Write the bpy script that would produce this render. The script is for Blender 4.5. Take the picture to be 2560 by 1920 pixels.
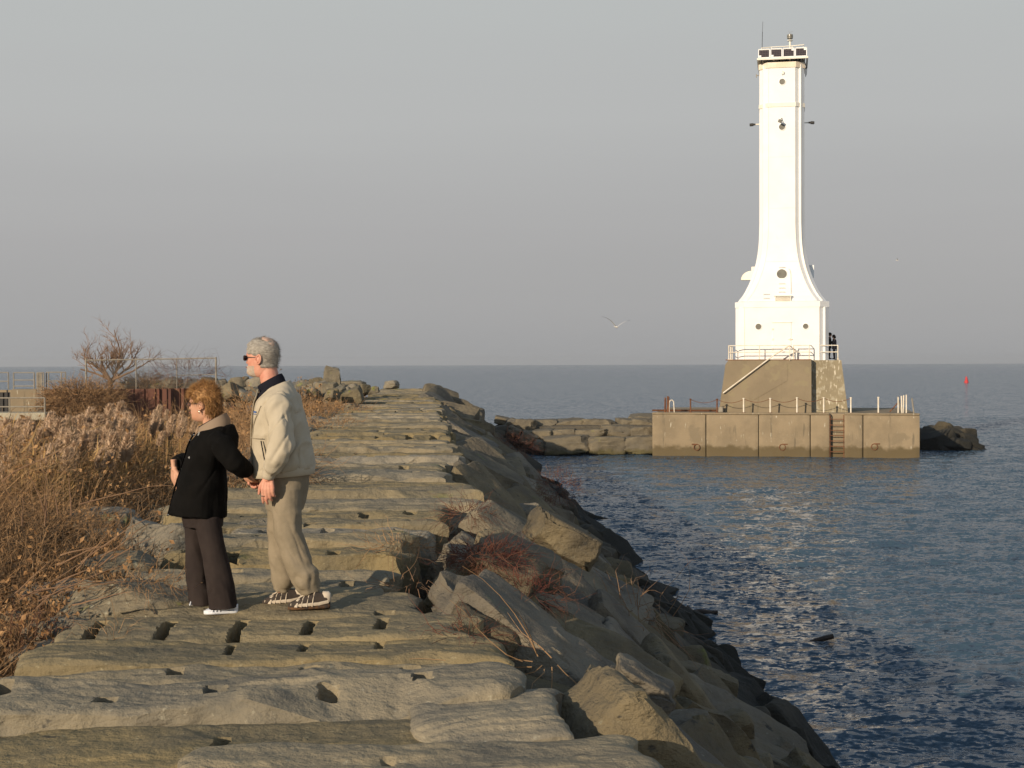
import bpy, math, random
import numpy as np
from mathutils import Vector, Matrix
R = math.radians
for o in list(bpy.data.objects): bpy.data.objects.remove(o)
scene = bpy.context.scene
col = scene.collection
# ------------------------------------------------------------------ camera
CAMZ = 6.2; F = 3555.0; PITCH = R(-0.82); ROLL = R(0.18)
fwd = Vector((0, math.cos(PITCH), math.sin(PITCH)))
rt0 = Vector((1, 0, 0)); up0 = rt0.cross(fwd)
rt = rt0 * math.cos(ROLL) - up0 * math.sin(ROLL)
up = rt0 * math.sin(ROLL) + up0 * math.cos(ROLL)
cd = bpy.data.cameras.new('camera'); cam = bpy.data.objects.new('camera', cd); col.objects.link(cam)
cd.sensor_width = 36; cd.lens = F / 2560 * 36; cd.clip_start = .1; cd.clip_end = 30000
M = Matrix((rt, up, -fwd)).transposed().to_4x4(); M.translation = (0, 0, CAMZ); cam.matrix_world = M
scene.camera = cam
# ------------------------------------------------------------------ sun, sky, exposure
SAZ, SEL = R(35), R(16)
SUNV = Vector((-math.sin(SAZ) * math.cos(SEL), -math.cos(SAZ) * math.cos(SEL), math.sin(SEL)))
sd = bpy.data.lights.new('sun', 'SUN'); sd.energy = 4.7; sd.angle = R(.53); sd.color = (1, .835, .635)
sun = bpy.data.objects.new('sun', sd); col.objects.link(sun)
sun.rotation_euler = SUNV.to_track_quat('Z', 'Y').to_euler()
w = bpy.data.worlds.new('World'); scene.world = w; w.use_nodes = True
nt = w.node_tree; N = nt.nodes; Lk = nt.links; N.clear()
out = N.new('ShaderNodeOutputWorld'); bg = N.new('ShaderNodeBackground'); bg2 = N.new('ShaderNodeBackground'); mx = N.new('ShaderNodeMixShader')
sky = N.new('ShaderNodeTexSky'); sky.sky_type = 'NISHITA'; sky.sun_disc = False
sky.sun_elevation = SEL; sky.sun_rotation = math.atan2(SUNV.x, SUNV.y) % (2 * math.pi); sky.air_density = 1.2; sky.dust_density = 2.5
bg.inputs[1].default_value = .07; Lk.new(sky.outputs[0], bg.inputs[0])
tc = N.new('ShaderNodeTexCoord'); sp = N.new('ShaderNodeSeparateXYZ'); Lk.new(tc.outputs['Generated'], sp.inputs[0])
cn = N.new('ShaderNodeTexNoise'); cn.inputs['Scale'].default_value = 2.2; cn.inputs['Detail'].default_value = 3
mp = N.new('ShaderNodeMapping'); mp.inputs['Scale'].default_value = (.6, .6, 9); Lk.new(tc.outputs['Generated'], mp.inputs[0]); Lk.new(mp.outputs[0], cn.inputs['Vector'])
md = N.new('ShaderNodeMath'); md.operation = 'MULTIPLY_ADD'; md.inputs[1].default_value = .06; Lk.new(cn.outputs[0], md.inputs[0]); Lk.new(sp.outputs[2], md.inputs[2])
ms = N.new('ShaderNodeMath'); ms.operation = 'SUBTRACT'; ms.inputs[1].default_value = .03; Lk.new(md.outputs[0], ms.inputs[0])
cr = N.new('ShaderNodeValToRGB'); e = cr.color_ramp.elements
e[0].position = 0; e[0].color = (.365, .367, .372, 1)
e[1].position = .09; e[1].color = (.425, .420, .424, 1)
for p, c in ((.17, (.485, .488, .485, 1)), (.26, (.505, .522, .515, 1)), (.42, (.30, .37, .46, 1)), (.70, (.22, .30, .42, 1)), (1, (.19, .27, .39, 1))):
    q = cr.color_ramp.elements.new(p); q.color = c
Lk.new(ms.outputs[0], cr.inputs[0]); Lk.new(cr.outputs[0], bg2.inputs[0]); bg2.inputs[1].default_value = 1
mx.inputs[0].default_value = .94; Lk.new(bg.outputs[0], mx.inputs[1]); Lk.new(bg2.outputs[0], mx.inputs[2]); Lk.new(mx.outputs[0], out.inputs[0])
scene.view_settings.view_transform = 'Standard'; scene.view_settings.look = 'None'; scene.view_settings.exposure = 0; scene.view_settings.gamma = 1

# ------------------------------------------------------------------ helpers
def ray(px, py): return (fwd * F + rt * (px - 1280) - up * (py - 960))
def at(px, py, d):
    r = ray(px, py); r = r * (d / r.y); return Vector((r.x, r.y, r.z + CAMZ))
def ground(px, py, z):
    r = ray(px, py); r = r * ((z - CAMZ) / r.z); return Vector((r.x, r.y, z))
def A(x): return np.asarray(x, float)
def _h(ix, iy, iz, s):
    h = (ix * 374761393 + iy * 668265263 + iz * 2147483647 + s * 1274126177) & 0xFFFFFFFF
    h = ((h ^ (h >> 13)) * 1274126177) & 0xFFFFFFFF
    h = ((h ^ (h >> 16)) * 2246822519) & 0xFFFFFFFF
    return ((h ^ (h >> 15)) & 0xFFFF) / 32767.5 - 1
def noise(p, s=0):
    i = np.floor(p).astype(np.int64); f = p - i; f = f * f * (3 - 2 * f)
    x, y, z = i[:, 0], i[:, 1], i[:, 2]; u, v, t = f[:, 0], f[:, 1], f[:, 2]
    g = lambda a, b, c: _h(x + a, y + b, z + c, s)
    a0 = g(0,0,0) * (1-u) + g(1,0,0) * u; a1 = g(0,1,0) * (1-u) + g(1,1,0) * u
    b0 = g(0,0,1) * (1-u) + g(1,0,1) * u; b1 = g(0,1,1) * (1-u) + g(1,1,1) * u
    return (a0 * (1-v) + a1 * v) * (1-t) + (b0 * (1-v) + b1 * v) * t
def fbm(p, o=4, s=0):
    r = 0; a = 1; t = 0
    for k in range(o): r = r + a * noise(p * 2**k + k * 7.3, s + k); t += a; a *= .5
    return r / t
def sm(a, b, x):
    t = np.clip((x - a) / (b - a), 0, 1); return t * t * (3 - 2 * t)
def mesh_from(name, V, Fc, m=None, smooth=False, sharp=None):
    me = bpy.data.meshes.new(name)
    V = np.asarray(V, np.float32)
    if isinstance(Fc, np.ndarray):
        n, k = Fc.shape
        me.vertices.add(len(V)); me.vertices.foreach_set('co', V.ravel())
        me.loops.add(n * k); me.loops.foreach_set('vertex_index', Fc.astype(np.int32).ravel())
        me.polygons.add(n); me.polygons.foreach_set('loop_start', np.arange(0, n * k, k, dtype=np.int32))
        try: me.polygons.foreach_set('loop_total', np.full(n, k, np.int32))
        except Exception: pass
        me.update(calc_edges=True); me.validate()
    else:
        me.from_pydata([tuple(map(float, v)) for v in V], [], [tuple(int(i) for i in f) for f in Fc]); me.update()
    if m: me.materials.append(m)
    me.polygons.foreach_set('use_smooth', np.full(len(me.polygons), bool(smooth)))
    if smooth and sharp: me.set_sharp_from_angle(angle=R(sharp))
    return me
def tag(o, label=None, cat=None, group=None, kind=None):
    if label: o['label'] = label
    if cat: o['category'] = cat
    if group: o['group'] = group
    if kind: o['kind'] = kind
    return o
def link(name, me, parent=None, label=None, cat=None, group=None, kind=None, loc=None):
    o = bpy.data.objects.new(name, me); col.objects.link(o)
    if parent: o.parent = parent
    if loc is not None: o.location = loc
    return tag(o, label, cat, group, kind)
def empty(name, loc=(0, 0, 0), rz=0, **k):
    o = link(name, None, **k); o.location = loc; o.rotation_euler = (0, 0, rz); o.empty_display_size = .2; return o
class MB:
    def __init__(s): s.v = []; s.f = []
    def add(s, V, Fc):
        b = len(s.v); s.v += [tuple(map(float, p)) for p in V]; s.f += [tuple(int(i) + b for i in f) for f in Fc]; return s
    def box(s, c, d, rot=None, bev=0):
        x, y, z = [k / 2 for k in d]
        if bev:
            V = []; b = bev
            for zz, i in ((-z, b), (-z + b, 0), (z - b, 0), (z, b)):
                X, Y = x - i, y - i; q = b if i == 0 else b * .4
                V += [(-X+q,-Y,zz),(X-q,-Y,zz),(X,-Y+q,zz),(X,Y-q,zz),(X-q,Y,zz),(-X+q,Y,zz),(-X,Y-q,zz),(-X,-Y+q,zz)]
            Fc = [tuple(range(7, -1, -1)), tuple(range(24, 32))]
            for l in range(3):
                for k in range(8): Fc.append((l*8+k, l*8+(k+1)%8, (l+1)*8+(k+1)%8, (l+1)*8+k))
        else:
            V = [(a, b, c_) for c_ in (-z, z) for b in (-y, y) for a in (-x, x)]
            Fc = [(0,2,3,1),(4,5,7,6),(0,1,5,4),(2,6,7,3),(0,4,6,2),(1,3,7,5)]
        V = [Vector(p) for p in V]
        if rot is not None:
            mt = rot if isinstance(rot, Matrix) else Matrix.Rotation(rot[2], 3, 'Z') @ Matrix.Rotation(rot[1], 3, 'Y') @ Matrix.Rotation(rot[0], 3, 'X')
            V = [mt @ p for p in V]
        return s.add([p + Vector(c) for p in V], Fc)
    def tube(s, P, r, n=8, cap=True, flat=None):
        P = [Vector(p) for p in P]; rr = r if isinstance(r, (list, tuple, np.ndarray)) else [r] * len(P)
        V = []; ref = None
        for i, p in enumerate(P):
            t = (P[min(i+1, len(P)-1)] - P[max(i-1, 0)]).normalized()
            if ref is None: ref = Vector((0, 0, 1)) if abs(t.z) < .9 else Vector((1, 0, 0))
            a = t.cross(ref)
            if a.length < 1e-4: a = t.orthogonal()
            a.normalize(); b = t.cross(a).normalized(); ref = b.cross(t) * -1 if False else b
            ref = a.cross(t) if False else ref
            q = rr[i]; qa, qb = (q if isinstance(q, (tuple, list)) else (q, q))
            ref2 = b
            for k in range(n):
                an = 2 * math.pi * k / n; V.append(p + a * (math.cos(an) * qa) + b * (math.sin(an) * qb))
            ref = t.cross(a); ref = -ref if ref.dot(b) < 0 else ref
            ref = b * -1 if False else (Vector((0,0,1)) if abs(t.z) < .9 else Vector((1,0,0)))
            if i + 1 < len(P):
                t2 = (P[min(i+2, len(P)-1)] - P[i]).normalized()
                ref = a.cross(t2) if a.cross(t2).length > .1 else ref
                ref = ref.cross(t2).cross(t2) if False else ref
                ref = -(a.cross(t2)) if (t2.cross(-(a.cross(t2)))).dot(a) > 0 else a.cross(t2)
        Fc = []
        for i in range(len(P) - 1):
            for k in range(n): Fc.append((i*n+k, i*n+(k+1)%n, (i+1)*n+(k+1)%n, (i+1)*n+k))
        if cap: Fc += [tuple(range(n-1, -1, -1)), tuple((len(P)-1)*n + k for k in range(n))]
        return s.add(V, Fc)
    def loft(s, rings, n=24, ex=2.3):     # ring: cx,cy,cz,rx,ry[,tilt]
        V = []; 
        for g in rings:
            cx, cy, cz, rx, ry = g[:5]; tl = g[5] if len(g) > 5 else 0
            for k in range(n):
                a = 2*math.pi*k/n; c, q = math.cos(a), math.sin(a)
                x = rx * math.copysign(abs(c)**(2/ex), c); y = ry * math.copysign(abs(q)**(2/ex), q)
                V.append((cx + x, cy + y, cz + tl * x))
        Fc = []
        for i in range(len(rings) - 1):
            for k in range(n): Fc.append((i*n+k, i*n+(k+1)%n, (i+1)*n+(k+1)%n, (i+1)*n+k))
        Fc += [tuple(range(n-1, -1, -1)), tuple((len(rings)-1)*n + k for k in range(n))]
        return s.add(V, Fc)
    def lathe(s, prof, c=(0,0,0), n=20, axis=None):  # prof: (r,h)
        V = []; c = Vector(c); ax = Vector(axis or (0,0,1)).normalized(); a = ax.orthogonal().normalized(); b = ax.cross(a)
        for r, h in prof:
            for k in range(n):
                an = 2*math.pi*k/n; V.append(c + ax*h + a*(math.cos(an)*r) + b*(math.sin(an)*r))
        Fc = []
        for i in range(len(prof)-1):
            for k in range(n): Fc.append((i*n+k, i*n+(k+1)%n, (i+1)*n+(k+1)%n, (i+1)*n+k))
        Fc += [tuple(range(n-1,-1,-1)), tuple((len(prof)-1)*n+k for k in range(n))]
        return s.add(V, Fc)
    def sph(s, c, r, n=12, m=8):
        r = r if isinstance(r, (tuple, list)) else (r, r, r); V = []; Fc = []
        for i in range(1, m):
            t = math.pi*i/m
            for k in range(n): a = 2*math.pi*k/n; V.append((c[0]+r[0]*math.sin(t)*math.cos(a), c[1]+r[1]*math.sin(t)*math.sin(a), c[2]+r[2]*math.cos(t)))
        V += [(c[0],c[1],c[2]+r[2]), (c[0],c[1],c[2]-r[2])]; T = len(V)-2; B = len(V)-1
        for i in range(m-2):
            for k in range(n): Fc.append((i*n+k, (i+1)*n+k, (i+1)*n+(k+1)%n, i*n+(k+1)%n))
        for k in range(n): Fc += [(T, k, (k+1)%n), (B, (m-2)*n+(k+1)%n, (m-2)*n+k)]
        return s.add(V, Fc)
    def prism(s, poly, y0, y1):   # poly in (x,z), extruded along y
        n = len(poly); V = [(x, y0, z) for x, z in poly] + [(x, y1, z) for x, z in poly]
        return s.add(V, [tuple(range(n)), tuple(range(2*n-1, n-1, -1))] + [(k, n+k, n+(k+1)%n, (k+1)%n) for k in range(n)])
    def build(s, name, m, parent=None, smooth=False, sharp=40, **k):
        return link(name, mesh_from(name, s.v, s.f, m, smooth, sharp if smooth else None), parent, **k)
def fuse(mb, vox, it=4, fac=.6):
    me = mesh_from('tmp', mb.v, mb.f); o = bpy.data.objects.new('tmp', me); col.objects.link(o)
    r = o.modifiers.new('r', 'REMESH'); r.mode = 'VOXEL'; r.voxel_size = vox
    if it: q = o.modifiers.new('s', 'SMOOTH'); q.iterations = it; q.factor = fac
    dg = bpy.context.evaluated_depsgraph_get(); dg.update(); m2 = bpy.data.meshes.new_from_object(o.evaluated_get(dg))
    n = len(m2.vertices); V = np.zeros(n*3, np.float32); m2.vertices.foreach_get('co', V); V = V.reshape(-1, 3).astype(float)
    Nn = np.zeros(n*3, np.float32); m2.vertex_normals.foreach_get('vector', Nn); Nn = Nn.reshape(-1, 3).astype(float)
    Fc = [tuple(p.vertices) for p in m2.polygons]
    bpy.data.objects.remove(o); bpy.data.meshes.remove(me); bpy.data.meshes.remove(m2)
    return V, Nn, Fc

# ------------------------------------------------------------------ materials
MATS = {}
def mat(name, c1, c2=None, scale=3, bump=0, bscale=20, rough=.85, spec=.3, c3=None, s3=30, t3=.62, w3=.12, wet=False, vec=None, metal=0, det=6, dist=.02, streak=None, c4=None, s4=1, t4=.6, coord='Object', streak2=None, rnd=0):
    m = bpy.data.materials.new(name); m.use_nodes = True; t = m.node_tree; n = t.nodes; l = t.links
    b = n['Principled BSDF']; b.inputs['Roughness'].default_value = rough; b.inputs['Specular IOR Level'].default_value = spec; b.inputs['Metallic'].default_value = metal
    tc = n.new('ShaderNodeTexCoord'); src = tc.outputs['Object']
    if coord == 'World': g = n.new('ShaderNodeNewGeometry'); src = g.outputs['Position']
    if vec: mpn = n.new('ShaderNodeMapping'); mpn.inputs['Scale'].default_value = vec; l.new(src, mpn.inputs[0]); src = mpn.outputs[0]
    def nz(sc, d=6, v=None):
        q = n.new('ShaderNodeTexNoise'); q.inputs['Scale'].default_value = sc; q.inputs['Detail'].default_value = d; q.inputs['Roughness'].default_value = .6
        s_ = src
        if v: mm = n.new('ShaderNodeMapping'); mm.inputs['Scale'].default_value = v; l.new(src, mm.inputs[0]); s_ = mm.outputs[0]
        l.new(s_, q.inputs['Vector']); return q.outputs[0]
    def ramp(f, a, b_):
        q = n.new('ShaderNodeMapRange'); q.inputs[1].default_value = a; q.inputs[2].default_value = b_; q.interpolation_type = 'SMOOTHSTEP'; l.new(f, q.inputs[0]); return q.outputs[0]
    def mixc(f, a, b_):
        q = n.new('ShaderNodeMix'); q.data_type = 'RGBA'; l.new(f, q.inputs[0])
        for i, v in ((6, a), (7, b_)):
            if isinstance(v, tuple): q.inputs[i].default_value = (*v, 1)
            else: l.new(v, q.inputs[i])
        return q.outputs[2]
    c = None
    if c2:
        c = mixc(ramp(nz(scale, det), .35, .65), c1, c2)
        if c3: c = mixc(ramp(nz(s3, 4), t3, t3 + w3), c, c3)
        if streak: c = mixc(ramp(nz(streak[0], 5, streak[1]), streak[2], streak[2] + .1), c, streak[3])
        if streak2: c = mixc(ramp(nz(streak2[0], 5, streak2[1]), streak2[2], streak2[2] + .06), c, streak2[3])
        if c4: c = mixc(ramp(nz(s4, 5), t4, t4 + .08), c, c4)
        if rnd:
            oi = n.new('ShaderNodeObjectInfo'); mr = n.new('ShaderNodeMapRange'); mr.inputs[3].default_value = 1 - rnd; mr.inputs[4].default_value = 1 + rnd*.8; l.new(oi.outputs['Random'], mr.inputs[0]); hv = n.new('ShaderNodeHueSaturation'); l.new(mr.outputs[0], hv.inputs['Value']); l.new(c, hv.inputs['Color']); ms2 = n.new('ShaderNodeMath'); ms2.operation = 'MULTIPLY_ADD'; ms2.inputs[1].default_value = -.5; ms2.inputs[2].default_value = 1.25; l.new(oi.outputs['Random'], ms2.inputs[0]); l.new(ms2.outputs[0], hv.inputs['Saturation']); c = hv.outputs[0]
        if wet:
            g = n.new('ShaderNodeNewGeometry'); sx = n.new('ShaderNodeSeparateXYZ'); l.new(g.outputs['Position'], sx.inputs[0])
            ad = n.new('ShaderNodeMath'); ad.operation = 'MULTIPLY_ADD'; ad.inputs[1].default_value = wet[2]; l.new(nz(1.3, 3), ad.inputs[0]); l.new(sx.outputs[2], ad.inputs[2])
            wf = ramp(ad.outputs[0], wet[0], wet[1]); c = mixc(wf, wet[3], c)
        l.new(c, b.inputs['Base Color'])
    else: b.inputs['Base Color'].default_value = (*c1, 1)
    if bump:
        bp = n.new('ShaderNodeBump'); bp.inputs['Strength'].default_value = bump; bp.inputs['Distance'].default_value = dist; l.new(nz(bscale, 10), bp.inputs['Height']); b2 = n.new('ShaderNodeBump'); b2.inputs['Strength'].default_value = bump*.8; b2.inputs['Distance'].default_value = dist*3; l.new(nz(bscale*.3, 6, (1, 1, 2.2)), b2.inputs['Height']); l.new(b2.outputs[0], bp.inputs['Normal']); l.new(bp.outputs[0], b.inputs['Normal'])
    MATS[name] = m; return m
WETC = (.028, .027, .022)
stoneM = mat('sandstone', (.27, .222, .14), (.20, .172, .12), 1.5, .65, 11, .92, .15, c3=(.33, .29, .20), s3=26, t3=.60, coord='World', rnd=.14, streak=(1.3, (1, 1.5, 1.5), .56, (.145, .13, .098)), streak2=(5.5, (1, 1.6, 1.6), .66, (.10, .09, .07)), dist=.035, c4=(.215, .195, .095), s4=.8, t4=.63)
slopeM = mat('riprap_stone', (.205, .168, .108), (.12, .102, .074), 1.3, 1.0, 8, rnd=.12, streak2=(4.5, (1, 1.6, 1.6), .62, (.075, .068, .055)), rough=.9, spec=.2, c3=(.27, .25, .18), s3=18, t3=.64, coord='World', wet=(1.7, 3.6, 1.8, WETC), dist=.04, c4=(.17, .17, .07), s4=.9, t4=.66)
lowM = mat('harbour_block_stone', (.185, .155, .105), (.13, .112, .082), 1.0, .6, 7, .9, .2, c3=(.27, .25, .18), s3=18, t3=.64, coord='World', wet=(.5, .85, .9, (.10, .085, .04)), dist=.04, c4=(.19, .165, .085), s4=.9, t4=.62)
boulderM = mat('lichen_boulder', (.22, .185, .125), (.15, .132, .098), 1.7, .9, 10, .9, .2, rnd=.2, c3=(.36, .33, .24), s3=14, t3=.6, coord='World', dist=.03, c4=(.21, .21, .07), s4=2, t4=.6)
holeM = mat('dark_drill_hole', (.012, .011, .009), rough=1, spec=.05)
concM = mat('weathered_concrete', (.29, .228, .147), (.232, .184, .12), .7, .3, 14, .9, .2, streak=(2.0, (1.4, 1.4, .16), .60, (.17, .14, .095)), c3=(.33, .28, .19), s3=6, t3=.62, streak2=(2.6, (2.2, 2.2, .45), .635, (.50, .46, .36)), wet=(.95, 1.25, .9, (.13, .10, .055)), coord='Object', c4=(.225, .18, .118), s4=.45, t4=.58)
pedM = mat('stained_concrete', (.252, .202, .132), (.212, .17, .112), .5, .25, 14, .9, .2, streak=(1.6, (1.4, 1.4, .12), .60, (.20, .165, .105)), c4=(.255, .21, .13), s4=.8, t4=.58)
guanoM = mat('white_streaked_concrete', (.285, .24, .155), (.24, .20, .13), .8, .25, 14, .9, .2, streak=(3.2, (2.6, 2.6, .55), .56, (.60, .54, .42)), c4=(.38, .34, .25), s4=1.1, t4=.54)
whiteM = mat('white_painted_steel', (.86, .855, .83), (.82, .81, .775), .6, .05, 12, .45, .4, streak=(3, (3, 3, .22), .67, (.66, .57, .42)))
trimM = mat('rust_stained_white_paint', (.80, .73, .60), (.74, .62, .46), 1.2, .05, 12, .5, .4, c3=(.42, .20, .07), s3=3, t3=.62)
bandM = mat('cream_painted_steel', (.82, .78, .68), (.76, .70, .58), 1.2, .05, 12, .5, .4, c3=(.55, .38, .20), s3=4, t3=.68)
railM = mat('white_rail_paint', (.78, .73, .62), (.68, .58, .44), 3, rough=.5, c3=(.35, .17, .07), s3=5, t3=.64)
rustM = mat('rusty_steel', (.20, .085, .04), (.12, .055, .03), 4, .3, 20, .85, .2)
pileM = mat('rusted_sheet_pile', (.165, .075, .05), (.115, .058, .043), .8, .2, 12, .9, .15, streak=(1.2, (2, 2, .2), .58, (.16, .08, .05)))
galvM = mat('galvanised_steel', (.29, .26, .205), (.21, .185, .15), 5, rough=.6, spec=.4)
darkM = mat('dark_metal', (.03, .028, .025), rough=.6)
glassM = mat('porthole_glass', (.20, .19, .155), (.15, .14, .115), 3, rough=.25, spec=.5)
panelM = mat('solar_cells', (.022, .016, .020), rough=.35, spec=.4)
gridM = mat('solar_grid_lines', (.14, .11, .11), rough=.5)
twigM = mat('dead_twig', (.33, .205, .105), (.23, .138, .07), 2.0, rough=.9, spec=.15, coord='World', c3=(.36, .26, .165), s3=3, t3=.60)
leafM = mat('dead_leaf', (.38, .225, .105), (.22, .12, .055), 3.0, rough=.9, spec=.1, coord='World', c3=(.40, .28, .16), s3=9, t3=.60)
reedM = mat('dry_reed', (.42, .27, .11), (.30, .185, .08), 2.0, rough=.85, spec=.15, coord='World')
plumeM = mat('reed_plume', (.50, .36, .24), (.40, .28, .19), 6, rough=1, spec=.05)
redtwigM = mat('red_bramble', (.10, .032, .024), (.15, .08, .045), 2.0, rough=.8, spec=.2, coord='World')
barkM = mat('pale_bark', (.27, .17, .10), (.20, .12, .075), 4, .3, 30, .9, .1)
soilM = mat('brown_litter', (.11, .075, .042), (.07, .048, .03), 2.0, .6, 12, .95, .1, coord='World', c3=(.12, .08, .045), s3=12, t3=.58, dist=.05)
skinM = mat('skin', (.50, .255, .155), (.56, .31, .20), 25, rough=.55, spec=.35)
skinRM = mat('ruddy_skin', (.55, .235, .16), (.62, .31, .21), 25, rough=.55, spec=.35)

# ------------------------------------------------------------------ terrain
AX = -.062
def XR(y): return .62 - .063 * y
def XL(y): return -2.95 - .06 * y
TOP = 4.56
def gz(x, y):
    x = A(x); y = A(y)
    xr = XR(y) - .1; xl = np.where(y < 14, np.minimum(-2.75, XL(y) + .5), XL(y))
    z = np.full(np.shape(x), TOP - .45)
    z = np.where(x > xr, TOP - .45 - (x - xr) * .79, z)
    dl = xl - x
    zl = TOP - .35 - 1.1 * sm(0, 3.5, dl) - .9 * sm(12, 70, y) * sm(2, 8, dl) - .5 * sm(3, 12, dl)
    z = np.where(dl > 0, zl, z)
    endf = sm(97, 106, y) * sm(-14, -9, x)
    z = z - 6 * endf
    z = z - 7 * sm(88.6, 89.2, y) * (1 - sm(-26, -25.5, x))
    # harbour basin in the far left corner
    z = np.where((x < -27.5 ) & (y > 82), -2, z)
    return np.maximum(z, -2)
def grid_mesh(xs, ys):
    ny, nx = xs.shape
    i = np.arange(ny * nx).reshape(ny, nx)
    return np.stack([i[:-1,:-1], i[:-1,1:], i[1:,1:], i[1:,:-1]], -1).reshape(-1, 4)
def build_ground():
    ys = 2 + 108 * (np.linspace(0, 1, 330) ** 1.7)
    u = np.linspace(-1, 1, 260)
    Y = np.repeat(ys[:, None], 260, 1); X = -4 + u[None, :] * (8 + Y * .42) + 0 * Y
    Z = gz(X, Y); p = np.stack([X, Y, 0 * X], -1).reshape(-1, 3)
    Z = Z + (fbm(p * 1.3, 4, 3) * .14).reshape(Z.shape)
    V = np.stack([X, Y, Z], -1).reshape(-1, 3)
    link('ground', mesh_from('ground', V, grid_mesh(X, Y), soilM, True), kind='structure')
build_ground()

# ------------------------------------------------------------------ water
def build_water():
    rng = np.random.RandomState(4)
    nr, nc = 1000, 640
    ys = 8 * (12000 / 8) ** np.linspace(0, 1, nr) 
    # denser between 15 and 200 m
    t = np.linspace(0, 1, nr); ys = np.interp(t, [0, .12, .55, .8, .93, 1], np.log([7, 16, 60, 160, 900, 6000])); ys = np.exp(ys)
    u = np.linspace(0, 1, nc)
    Y = np.repeat(ys[:, None], nc, 1)
    X0 = -(6 + .62 * Y); X1 = 10 + .62 * Y
    X = X0 + (X1 - X0) * u[None, :]
    dx = ((X1 - X0) / nc); dy = np.gradient(ys)[:, None] * np.ones((1, nc))
    Z = np.zeros_like(X)
    for k in range(46):
        lam = .45 * (3.4 / .45) ** rng.rand(); kk = 2 * math.pi / lam
        th = R(-100) + rng.randn() * .42; kx, ky = kk * math.cos(th), kk * math.sin(th)
        a = .0046 * lam ** .75; ph = rng.rand() * 6.28
        ok = sm(2.2, 4.5, lam / np.maximum(dx, dy))
        w_ = kx * X + ky * Y + ph
        Z += a * ok * (np.sin(w_) + .25 * np.sin(2 * w_ + 1.3))
    p = np.stack([X * .06, Y * .06, 0 * X], -1).reshape(-1, 3)
    Z *= (1 + .45 * fbm(p, 2, 8)).reshape(Z.shape)
    # calmer right beside the pier wall
    V = np.stack([X, Y, Z], -1).reshape(-1, 3)
    m = bpy.data.materials.new('lake_water'); m.use_nodes = True; t = m.node_tree; n = t.nodes; l = t.links
    b = n['Principled BSDF']; b.inputs['Base Color'].default_value = (.046, .078, .108, 1); b.inputs['Specular Tint'].default_value = (.80, .91, 1, 1); b.inputs['Specular IOR Level'].default_value = .50; b.inputs['Roughness'].default_value = .12; b.inputs['IOR'].default_value = 1.33
    g = n.new('ShaderNodeNewGeometry')
    acc = None
    for sc, st, v in ((.8, .07, (.7, 1.3, 1)), (2.4, .18, (.75, 1.5, 1)), (7.5, .30, (.8, 1.2, 1))):
        mm = n.new('ShaderNodeMapping'); mm.inputs['Scale'].default_value = v; mm.inputs['Rotation'].default_value = (0, 0, R(8)); l.new(g.outputs['Position'], mm.inputs[0])
        q = n.new('ShaderNodeTexNoise'); q.inputs['Scale'].default_value = sc; q.inputs['Detail'].default_value = 2; q.inputs['Distortion'].default_value = .3; l.new(mm.outputs[0], q.inputs['Vector'])
        s_ = n.new('ShaderNodeVectorMath'); s_.operation = 'SUBTRACT'; s_.inputs[1].default_value = (.5, .5, .5); l.new(q.outputs['Color'], s_.inputs[0])
        s2 = n.new('ShaderNodeVectorMath'); s2.operation = 'MULTIPLY'; s2.inputs[1].default_value = (st * 5.2, st * 11.5, 0); l.new(s_.outputs[0], s2.inputs[0])
        if acc is None: acc = s2.outputs[0]
        else: s3 = n.new('ShaderNodeVectorMath'); l.new(acc, s3.inputs[0]); l.new(s2.outputs[0], s3.inputs[1]); acc = s3.outputs[0]
    s3 = n.new('ShaderNodeVectorMath'); l.new(acc, s3.inputs[0]); l.new(g.outputs['Normal'], s3.inputs[1])
    s4 = n.new('ShaderNodeVectorMath'); s4.operation = 'NORMALIZE'; l.new(s3.outputs[0], s4.inputs[0]); l.new(s4.outputs[0], b.inputs['Normal'])
    link('water', mesh_from('water', V, grid_mesh(X, Y), m, True), kind='structure')
build_water()

# ------------------------------------------------------------------ rocks
def cube_grid(n):
    V = []; Fc = []; idx = {}
    def vid(a, b, c):
        k = (a, b, c)
        if k not in idx: idx[k] = len(V); V.append((2*a/n-1, 2*b/n-1, 2*c/n-1))
        return idx[k]
    for i in range(n):
        for j in range(n):
            Fc += [(vid(i,j,0),vid(i,j+1,0),vid(i+1,j+1,0),vid(i+1,j,0)), (vid(i,j,n),vid(i+1,j,n),vid(i+1,j+1,n),vid(i,j+1,n)),
                   (vid(i,0,j),vid(i+1,0,j),vid(i+1,0,j+1),vid(i,0,j+1)), (vid(i,n,j),vid(i,n,j+1),vid(i+1,n,j+1),vid(i+1,n,j)),
                   (vid(0,i,j),vid(0,i,j+1),vid(0,i+1,j+1),vid(0,i+1,j)), (vid(n,i,j),vid(n,i+1,j),vid(n,i+1,j+1),vid(n,i,j+1))]
    return A(V), np.array(Fc)
CG = {}
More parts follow.
